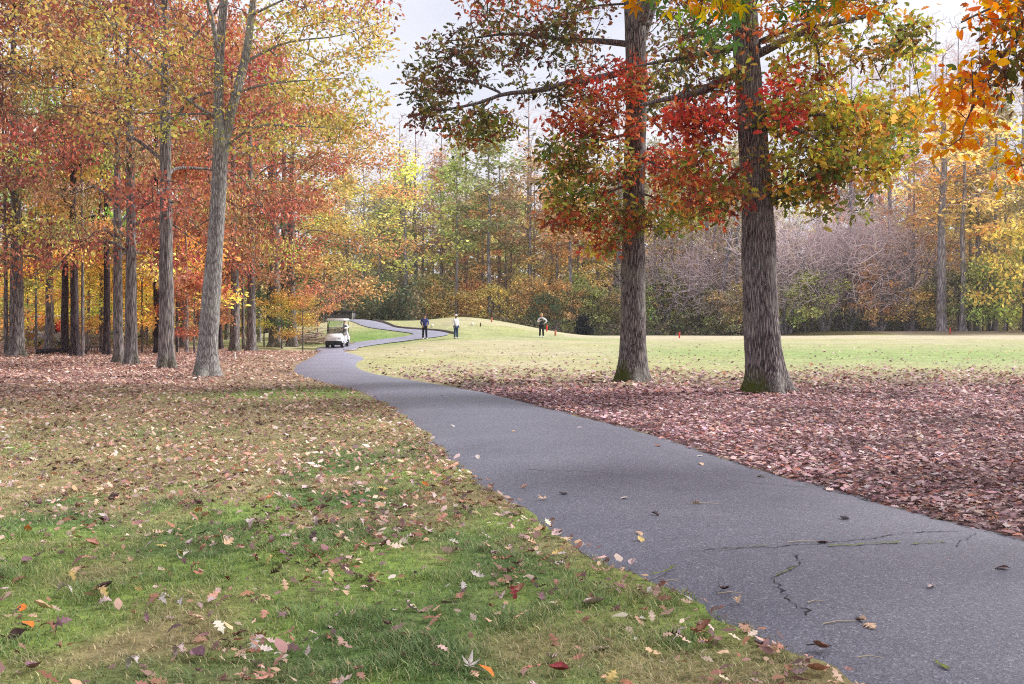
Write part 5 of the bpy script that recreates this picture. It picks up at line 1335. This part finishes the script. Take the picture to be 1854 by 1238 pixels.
def golf_cart(loc, rz, label, body_mat, roof_mat, group):
    c = thing('golf_cart', label, 'golf cart', loc, rz, group)
    b_ = MB()
    # nose: a sloped cowl, narrower at the top, then the tub and the rear body
    hw = .58
    sec = [(-1.18, .36, .62), (-1.10, .34, .80), (-.86, .32, .93), (-.66, .32, .90), (-.62, .30, .36)]
    V = []
    for y, z0, z1 in sec:
        V += [[-hw, y, z0], [-hw * .97, y, z0 + (z1 - z0) * .7], [-hw * .82, y, z1], [hw * .82, y, z1], [hw * .97, y, z0 + (z1 - z0) * .7], [hw, y, z0]]
    F = [[i * 6 + k, i * 6 + k + 1, i * 6 + 7 + k, i * 6 + 6 + k] for i in range(4) for k in range(5)] + [[0, 5, 4, 1], [1, 4, 3, 2], [25, 28, 29, 24], [26, 27, 28, 25]]
    b_.add(V, F)
    b_.box((0, -.25, .30), (1.10, .78, .06), bev=.02)
    b_.box((0, .66, .56), (1.14, 1.06, .46), bev=.09)
    b_.box((0, .16, .50), (1.06, .10, .36), bev=.03)
    b_.build('body', body_mat, c, False)
    bm_ = MB(); bm_.box((0, -1.17, .34), (1.10, .14, .22), bev=.04); bm_.box((0, -1.0, .24), (.9, .3, .12), bev=.03)
    bm_.build('bumper', black_plastic, c)
    for sx in (-1, 1):
        h_ = MB(); h_.box((sx * .40, -1.165, .60), (.20, .05, .11), bev=.03); h_.build('headlight', lampglass, c)
    MB().box((0, .40, .84), (1.02, .50, .14), bev=.05).build('seat', vinyl, c)
    MB().box((0, .68, 1.12), (1.02, .10, .36), bev=.04, rx=-.12).build('seat_back', vinyl, c)
    st = MB(); 
    for sx in (-1, 1):
        st.tube([[sx * .54, -.82, .86], [sx * .54, -.62, 1.32], [sx * .53, -.50, 1.80]], .022)
        st.tube([[sx * .54, .98, .74], [sx * .54, .92, 1.30], [sx * .53, .84, 1.80]], .022)
    st.build('roof_frame', black_plastic, c, True)
    MB().box((0, .16, 1.84), (1.20, 1.66, .15), bev=.10).build('roof', roof_mat, c)
    ws = MB(); a = np.array([[-.52, -.80, .90], [.52, -.80, .90], [.51, -.51, 1.77], [-.51, -.51, 1.77]])
    ws.add(np.vstack([a, a + [0, .012, .004]]), [[0, 1, 2, 3], [7, 6, 5, 4], [0, 4, 5, 1], [1, 5, 6, 2], [2, 6, 7, 3], [3, 7, 4, 0]])
    ws.build('windscreen', glass, c)
    MB().box((0, -.665, 1.33), (1.06, .03, .025)).build('windscreen_bar', black_plastic, c)
    s_ = MB(); s_.tube([[.28, -.60, .80], [.28, -.34, 1.02]], .018)
    th = np.linspace(0, 2 * np.pi, 19); s_.tube(np.c_[.28 + .17 * np.cos(th), -.33 + .10 * np.sin(th), 1.03 + .13 * np.sin(th)], .014, 6, False)
    s_.build('steering_wheel', black_plastic, c, True)
    d_ = MB(); d_.box((0, -.56, .86), (1.0, .16, .16), bev=.04); d_.build('dashboard', black_plastic, c)
    for sx in (-1, 1):
        for y in (-.84, .74): wheel(c, sx * .49, y)
    return c

g = G(607, 632.5)
CART_RZ = -.04
cart = golf_cart((g[0], g[1] + .9, float(zt(g[0], g[1] + .9)) + .09), CART_RZ, 'white golf cart with a driver coming down the path bend', white_paint, white_paint, 'golf carts')

g2 = P(96, 600, 60)
redbag = plain('red_fabric', (206, 40, 50), .7)
cart2 = golf_cart((g2[0], g2[1], float(zt(g2[0], g2[1]))), 1.2, 'pale-roofed golf cart parked among the trunks in the left wood', plain('grey_cart_paint', (150, 146, 150), .4), white_paint, 'golf carts')
bag = thing('golf_bag', 'bright red golf bag standing on the parked cart in the left wood', 'golf bag', (0, 0, 0))
bl_ = MB(); bl_.tube([[0, 0, 0], [0, .02, .35], [0, .05, .82]], [.14, .13, .15], 14); bl_.build('body', redbag, bag, True)
ck = MB()
for k in range(5): ck.tube([[.03 * (k - 2), .03, .75], [.05 * (k - 2), .09, 1.02]], .008, 5); ck.box((.055 * (k - 2), .10, 1.05), (.03, .09, .05), bev=.01)
ck.build('clubs', steel, bag)
MB().box((0, -.14, .34), (.16, .06, .30), bev=.02).build('pocket', redbag, bag)
bag.location = (g2[0] + .55, g2[1] - .55, float(zt(g2[0], g2[1])) + .79)

# ------------------------------------------------------------------ people
skin_m = plain('skin', (206, 158, 134), .6, var=.05)
skin_d = plain('skin_brown', (140, 98, 80), .6, var=.05)
DG = None
def skin_mesh(name, nodes, edges, mat, parent, sub=1):
    """one continuous surface grown round connected joints; nodes: {key: (x, y, z, radius)}; the first is the root"""
    keys = list(nodes)
    me = bpy.data.meshes.new(name)
    me.from_pydata([nodes[k][:3] for k in keys], [(keys.index(a), keys.index(b)) for a, b in edges], [])
    o = bpy.data.objects.new(name, me); COL.objects.link(o)
    sk = o.modifiers.new('skin', 'SKIN'); sk.use_smooth_shade = True
    for i, k in enumerate(keys):
        r_ = nodes[k][3]
        d_ = me.skin_vertices[0].data[i]
        d_.radius = (r_, r_) if not isinstance(r_, tuple) else r_
        d_.use_root = (i == 0)
    if sub:
        ss = o.modifiers.new('round', 'SUBSURF'); ss.levels = sub; ss.render_levels = sub
    dg = bpy.context.evaluated_depsgraph_get()
    new = bpy.data.meshes.new_from_object(o.evaluated_get(dg))
    o.modifiers.clear(); o.data = new; o.name = name; new.name = name
    new.materials.clear(); new.materials.append(mat)
    o.parent = parent
    return o

def person(label, loc, rz, top_mat, leg_mat, shoe_mat, arms, skin, hair=None, cap=None, vest=None, seated=False, H=1.76, legs=None, group='golfers', brim=None, sleeve=None):
    """facing -Y. arms: for each side (+1, -1) the elbow and wrist; legs: knee and ankle per side"""
    r = thing('person', label, 'person', loc, rz, group)
    k = H / 1.76
    hz = .93 if not seated else .52
    if legs is None:
        legs = {1: ((.11, -.01, .50), (.13, .02, .08)), -1: ((-.11, -.02, .50), (-.13, 0, .08))}
    N, E = {}, []
    sh = hz + .50
    N['pelvis'] = (0, 0, hz, .12); N['waist'] = (0, 0, hz + .18, .125); N['chest'] = (0, .01, hz + .38, .135); N['neck0'] = (0, .01, hz + .53, .06); N['neck'] = (0, 0, hz + .59, .05)
    N['head'] = (0, -.015, hz + .68, .082); N['brow'] = (0, -.01, hz + .75, .088); N['top'] = (0, .0, hz + .82, .05); N['nose'] = (0, -.105, hz + .69, .014); N['chin'] = (0, -.065, hz + .63, .03)
    E += [('pelvis', 'waist'), ('waist', 'chest'), ('chest', 'neck0'), ('neck0', 'neck'), ('neck', 'head'), ('head', 'brow'), ('brow', 'top'), ('head', 'nose'), ('head', 'chin')]
    for s_ in (1, -1):
        q = 'l' if s_ > 0 else 'r'
        N['ear' + q] = (s_ * .088, .0, hz + .70, .016); E.append(('head', 'ear' + q))
        el, wr = arms[s_]
        N['sh' + q] = (s_ * .19, .01, sh - .04, .062); N['el' + q] = (*el, .042); N['wr' + q] = (*wr, .030)
        E += [('chest', 'sh' + q), ('sh' + q, 'el' + q), ('el' + q, 'wr' + q)]
        d_ = np.array(wr) - np.array(el); d_ /= np.linalg.norm(d_)
        up_ = np.array([0, -1.0, .2]) if abs(d_[2]) > .6 else np.array([0, 0, 1.0]); sd_ = np.cross(d_, up_); sd_ /= np.linalg.norm(sd_)
        nr = np.cross(sd_, d_)
        pm_ = np.array(wr) + d_ * .06; N['pm' + q] = (*pm_, .034); E.append(('wr' + q, 'pm' + q))
        for f, (o_, l_) in enumerate(((-.03, .068), (-.010, .078), (.010, .074), (.028, .058))):
            a = pm_ + d_ * .035 + sd_ * o_; b2 = a + d_ * l_ * .5 + nr * .008; c2 = b2 + d_ * l_ * .4 + nr * .022
            for nm, p_, rr in (('a', a, .010), ('b', b2, .009), ('c', c2, .007)): N['f%d%s%s' % (f, nm, q)] = (*p_, rr)
            E += [('pm' + q, 'f%da%s' % (f, q)), ('f%da%s' % (f, q), 'f%db%s' % (f, q)), ('f%db%s' % (f, q), 'f%dc%s' % (f, q))]
        a = pm_ - d_ * .02 - sd_ * .040 + nr * .01; b2 = a + d_ * .035 - sd_ * .02 + nr * .012
        N['ta' + q] = (*a, .011); N['tb' + q] = (*b2, .008); E += [('pm' + q, 'ta' + q), ('ta' + q, 'tb' + q)]
        kn, an = legs[s_]
        N['hip' + q] = (s_ * .095, 0, hz - .05, .088); N['kn' + q] = (*kn, .058); N['an' + q] = (*an, .042)
        E += [('pelvis', 'hip' + q), ('hip' + q, 'kn' + q), ('kn' + q, 'an' + q)]
    sc_ = lambda n_: {a: (v[0] * k, v[1] * k, v[2] * k, v[3] * k) for a, v in n_.items()}
    skin_mesh('body', sc_(N), E, skin, r)
    J = {a: N[a] for a in ('waist', 'pelvis', 'chest', 'neck0')}
    J = {'waist': (*N['waist'][:3], .150), 'hem': (0, 0, hz - .03, .150), 'chest': (*N['chest'][:3], .160), 'coll': (0, .01, hz + .53, .075)}
    JE = [('waist', 'hem'), ('waist', 'chest'), ('chest', 'coll')]
    S_, SE = J, JE
    if vest is not None:
        skin_mesh('vest', sc_({a: (*v[:3], v[3] * 1.10) for a, v in J.items()}), JE, vest, r)
        S_, SE = {'chest': (*N['chest'][:3], .158), 'coll': (0, .01, hz + .545, .072)}, [('chest', 'coll')]
    for s_ in (1, -1):
        q = 'l' if s_ > 0 else 'r'
        w_ = np.array(N['wr' + q][:3]); e_ = np.array(N['el' + q][:3])
        S_['sh' + q] = (*N['sh' + q][:3], .082); S_['el' + q] = (*e_, .060); S_['wr' + q] = (*(w_ * .93 + e_ * .07), .046)
        SE += [('chest', 'sh' + q), ('sh' + q, 'el' + q), ('el' + q, 'wr' + q)]
    skin_mesh('jacket' if vest is None else 'shirt', sc_(S_), SE, top_mat, r)
    T_ = {'pelvis': (0, 0, hz, .145)}; TE = []
    for s_ in (1, -1):
        q = 'l' if s_ > 0 else 'r'; kn, an = legs[s_]
        T_['hip' + q] = (s_ * .10, 0, hz - .07, .105); T_['kn' + q] = (*kn, .082); T_['an' + q] = (an[0], an[1], an[2] + .0, .072)
        TE += [('pelvis', 'hip' + q), ('hip' + q, 'kn' + q), ('kn' + q, 'an' + q)]
        f_ = MB(); f_.box((an[0] * k, (an[1] - .07) * k, (an[2] - .035) * k), (.11, .29, .09), bev=.04); f_.build('shoe', shoe_mat, r)
    skin_mesh('trousers', sc_(T_), TE, leg_mat, r)
    if cap is not None:
        cb = MB(); th = np.arange(16) * 2 * np.pi / 16
        rings = [(.103, .725), (.104, .775), (.088, .82), (.05, .85), (.004, .858)]
        V = np.concatenate([np.c_[a * np.cos(th), a * 1.08 * np.sin(th) - .005, np.full(16, z + hz)] for a, z in rings]) * k
        F = [[i * 16 + j, i * 16 + (j + 1) % 16, (i + 1) * 16 + (j + 1) % 16, (i + 1) * 16 + j] for i in range(4) for j in range(16)]
        cp = cb.add(V, F).build('cap', cap, r, True)
        MB().box((0, -.155 * k, (hz + .732) * k), (.15, .13, .014), bev=.006).build('brim', brim or cap, cp)
    else:
        hb = MB(); th = np.arange(16) * 2 * np.pi / 16
        rings = [(.095, .69, .03), (.106, .75, .015), (.098, .81, .008), (.06, .85, .0), (.004, .865, 0)]
        V = np.concatenate([np.c_[a * np.cos(th), a * 1.02 * np.sin(th) + o_, np.full(16, z + hz)] for a, z, o_ in rings]) * k
        F = [[i * 16 + j, i * 16 + (j + 1) % 16, (i + 1) * 16 + (j + 1) % 16, (i + 1) * 16 + j] for i in range(4) for j in range(16)]
        hb.add(V, F).build('hair', hair, r, True)
    e = MB()
    for s_ in (1, -1): e.box((s_ * .034 * k, -.088 * k, (hz + .715) * k), (.022, .012, .012), bev=.004)
    e.build('eyes', black_plastic, r)
    MB().box((0, -.090 * k, (hz + .648) * k), (.045, .01, .010), bev=.003).build('mouth', plain('lips', (150, 84, 80), .6), r)
    return r

navy = plain('navy_fabric', (36, 48, 118), .8); blackf = plain('black_fabric', (20, 20, 30), .85); whitef = plain('white_fabric', (236, 234, 240), .8, var=.05); denim = plain('blue_denim', (44, 66, 104), .85); vestf = plain('dark_teal_fabric', (34, 54, 62), .85)
maroon = plain('dark_cap_fabric', (62, 44, 66), .8); whites = plain('white_leather', (226, 226, 222), .5, var=.04); blond = plain('fair_hair', (196, 164, 120), .7); blacks = plain('black_leather', (24, 23, 26), .5)
g = G(769, 614); person('golfer in a navy jacket and black trousers with hands at the pockets', g, .25, navy, blackf, whites, {1: ((.27, .06, 1.17), (.20, -.10, .95)), -1: ((-.27, .06, 1.17), (-.20, -.10, .95))}, skin_m, cap=maroon)
g = G(825.5, 613); person('golfer in a white jacket, white cap and blue trousers looking aside', g, .75, whitef, denim, whites, {1: ((.25, .03, 1.16), (.22, -.06, .90)), -1: ((-.25, .03, 1.16), (-.23, -.05, .90))}, skin_d, cap=whitef, H=1.68, brim=black_plastic)
g = G(980.5, 610.5); person('bareheaded golfer in a dark vest over white sleeves, one hand on the hip', g, -.10, whitef, blackf, whites, {1: ((.40, .08, 1.20), (.20, -.04, 1.02)), -1: ((-.30, -.02, 1.15), (-.04, -.24, 1.24))}, skin_m, hair=blond, vest=vestf, H=1.70)
drv = person('driver in white clothes and a dark cap seated in the golf cart', (0, 0, 0), CART_RZ, whitef, whitef, blacks, {1: ((.27, -.12, .82), (.06, -.42, .78)), -1: ((-.26, -.12, .82), (-.10, -.42, .80))}, skin_m, cap=maroon, seated=True, vest=plain('grey_gilet', (92, 92, 96), .8),
             legs={1: ((.27, -.42, .50), (.36, -.50, .02)), -1: ((-.10, -.44, .52), (-.10, -.62, .06))}, H=1.74)
mw = Matrix.Translation(cart.location) @ Matrix.Rotation(CART_RZ, 4, 'Z')
drv.location = mw @ Vector((.38, .36, .50)); drv['group'] = 'golfers'

# ------------------------------------------------------------------ shed, fence, stakes, markers, brush
boards = plain('dark_boards', (104, 100, 108), .9, var=.35, scale=5); roofing = plain('black_roofing', (34, 33, 38), .8); post_m = plain('pale_post', (150, 144, 138), .85); conc = plain('pale_block', (166, 158, 152), .9)
sx0 = P(616, 583, 97); shed = thing('shed', 'low dark board shed with a flat black roof beyond the path crest', 'shed', (sx0[0], 97, float(zt(sx0[0], 97)) - .05))
base_z = shed.location.z; top_z = float(P(616, 564.5, 97)[2]) - base_z; foot_z = max(.2, float(P(616, 578, 97)[2]) - base_z)
mb = MB()
for k in range(17): mb.box((-1.28 + k * .16, 0, (foot_z + top_z - .12) / 2), (.145, 2.2 + .02 * (k % 2), top_z - .12 - foot_z))
mb.build('board_wall', boards, shed)
MB().box((0, 0, foot_z / 2), (2.66, 2.3, foot_z)).build('foundation_wall', conc, shed)
MB().box((-.18, 0, top_z), (3.2, 3.0, .14), bev=.03).build('roof', roofing, shed)
for sx in (-1, 1): MB().box((sx * 1.37, -1.18, (top_z - .08) / 2), (.12, .12, top_z - .08)).build('corner_post', post_m, shed)

fpost = plain('weathered_wood', (138, 132, 132), .9, var=.3)
g = G(150, 637); f_ = thing('picket_fence', 'short grey picket fence between the trunks in the left wood', 'fence', g, .2)
mb = MB()
for k in range(7): mb.box((k * .14, 0, .45), (.07, .03, .95 + .06 * (k % 3)), top=.7)
mb.build('pickets', fpost, f_)
mb = MB(); mb.box((.42, .035, .25), (1.0, .03, .08)); mb.box((.42, .035, .72), (1.0, .03, .08)); mb.build('rails', fpost, f_)
g = G(66, 622); rf = thing('rail_fence', 'long white two-rail fence in front of the parked cart', 'fence', g, .03)
mb = MB(); mb.box((1.2, 0, .42), (3.2, .04, .09)); mb.box((1.2, 0, .80), (3.2, .04, .09)); mb.build('rails', plain('white_rail', (206, 202, 200), .7), rf)
for k in range(4): MB().box((-.3 + k, .05, .45), (.09, .06, .95)).build('post', plain('white_post', (196, 192, 190), .7), rf)

def stake(name, px, py, hpx, col, label, cat, group, w=.045, H=None):
    g = G(px, py); h = hpx / FPX * g[1]
    r = thing(name, label, cat, g, 0, group)
    MB().tube([[0, 0, -.05], [0, 0, h * .5], [.01, 0, h * .92]], [w, w, w * .9], 8).build('post', col, r, True)
    MB().tube([[.01, 0, h * .90], [.01, 0, h * .97], [.01, 0, h]], [w * 1.25, w * 1.2, w * .3], 8).build('cap', col, r, True)
redp = plain('red_paint', (226, 52, 48), .5); tanp = plain('faded_red_paint', (206, 120, 96), .6); whp = plain('white_stake_paint', (226, 224, 220), .6); ballw = plain('white_ball', (238, 238, 234), .4)
stake('hazard_stake', 1230, 612, 11, redp, 'red stake at the creek edge between the two oaks', 'stake', 'red stakes', .055)
stake('hazard_stake', 1720, 605, 12, redp, 'red stake at the far field edge before the thick grey trunks', 'stake', 'red stakes', .055)
stake('hazard_stake', 1005.5, 607.5, 10, tanp, 'faded red stake just right of the golfer in the vest', 'stake', 'red stakes', .07)
stake('hazard_stake', 990, 600, 12, redp, 'red stake half hidden behind the hip of the golfer in the vest', 'stake', 'red stakes', .06)
stake('hazard_stake', 890, 583, 9, tanp, 'faded red stake on the crest of the mound', 'stake', 'red stakes', .055)
stake('marker_stake', 870, 591, 7, plain('brown_stake', (96, 72, 50), .8), 'short brown stake on the mound beside a white ball marker', 'stake', None, .05)
stake('marker_stake', 425, 652, 14, whp, 'thin white stake in the leaves right of the grey forked ash', 'stake', None, .030)
for px, py, l_ in ((782, 592.5, 'white ball marker on the mound right of the golfer in navy'), (855, 590, 'white ball marker on the mound beside the short brown stake')):
    g = G(px, py); r = thing('tee_marker', l_, 'tee marker', g, 0, 'tee markers')
    th = np.linspace(-math.pi / 2, math.pi / 2, 9)
    mb = MB(); mb.tube(np.c_[0 * th, 0 * th, .15 + .12 * np.sin(th)], np.maximum(.12 * np.cos(th), .002), 12); mb.build('ball', ballw, r, True)
    MB().tube([[0, 0, -.05], [0, 0, .04]], .02, 6).build('peg', steel, r)

# the near-black evergreen at the creek
g = np.array([P(1056, 600, 88)[0], 88.0, 0]); g[2] = float(zt(g[0], g[1]))
s = Skel(); s.chain([[0, 0, -.1], [0, 0, .5], [.05, 0, 1.5]], .07, .02, -1, .2)
T = np.vstack([ell(70, [-.15, 0, 1.2], (.46, .5, 1.0), .2), ell(34, [.42, 0, .95], (.42, .45, .42), .2), ell(14, [-.5, 0, .7], (.3, .3, .3), .2), ell(12, [.0, 0, 2.0], (.28, .3, .3), .2)]); T = T[T[:, 2] > .1]
s.grow(T, up=.5, seg=.25)
tp = s.pos[s.tips]; d = tp - s.pos[s.par[s.tips]]; d /= np.linalg.norm(d, axis=1, keepdims=True) + 1e-9
bs = thing('evergreen_shrub', 'near-black bushy shrub at the creek edge right of the golfer in the vest', 'shrub', g)
V, F = s.mesh(.006, .45); quads('stem', V, F, M['darkbark'], parent=bs, smooth=True)
V, F, C = sprays(tp, d, 20, .15, T_OVAL, .16, lambda p, k: np.clip(np.array(lin(20, 23, 32)) * np.exp(rng.normal(0, .3, (len(p), 1))), 0, .9)); quads('foliage', V, F, M['litter'], col=C, parent=bs)

# a heap of cut branches and dry canes beside the path
g = G(570, 622); br = thing('brush_pile', 'low heap of pale dry branches beside the cart', 'brush pile', g)
mb = MB()
for k in range(220):
    a = rng.normal(size=3) * [1.1, .8, .0]; az = rng.normal(0, .5) + (math.pi if rng.random() < .5 else 0); l_ = .5 + 1.0 * rng.random(); z = .05 + abs(rng.normal(0, .45)) * math.exp(-(a[0] / 1.2) ** 2)
    dr = np.array([math.cos(az), math.sin(az), rng.normal(0, .12)])
    mb.tube([a + [0, 0, z], a + dr * l_ * .5 + [0, 0, z + .05], a + dr * l_ + [0, 0, z]], [.032, .026, .010], 5, False)
mb.build('branches', plain('dry_cane', (172, 152, 140), .9, var=.35, scale=1.5), br, True)['kind'] = 'stuff'
g = G(110, 641); lg = thing('fallen_log', 'dark rotting log lying between two trunks in the left wood', 'log', g, .1)
MB().tube([[-1.1, 0, .12], [-.3, .05, .14], [.6, 0, .13], [1.2, -.05, .10]], [.13, .15, .14, .10], 12).build('log_trunk', M['darkbark'], lg, True)
MB().tube([[.3, 0, .2], [.5, .1, .45], [.55, .12, .6]], [.05, .035, .015], 7).build('branch_stub', M['darkbark'], lg, True)

# ------------------------------------------------------------------ thin autumn haze, one closed box round camera and scene
m = bpy.data.materials.new('haze'); m.use_nodes = True
t = m.node_tree
for n_ in list(t.nodes):
    if n_.type != 'OUTPUT_MATERIAL': t.nodes.remove(n_)
pv_ = t.nodes.new('ShaderNodeVolumePrincipled')
pv_.inputs['Color'].default_value = (.90, .89, .95, 1); pv_.inputs['Density'].default_value = .0004; pv_.inputs['Anisotropy'].default_value = .2
t.links.new(pv_.outputs['Volume'], t.nodes['Material Output'].inputs['Volume'])
mb = MB(); mb.box((0, 420, 22), (1320, 1100, 60)); hz_ = mb.build('haze', m); hz_['kind'] = 'stuff'
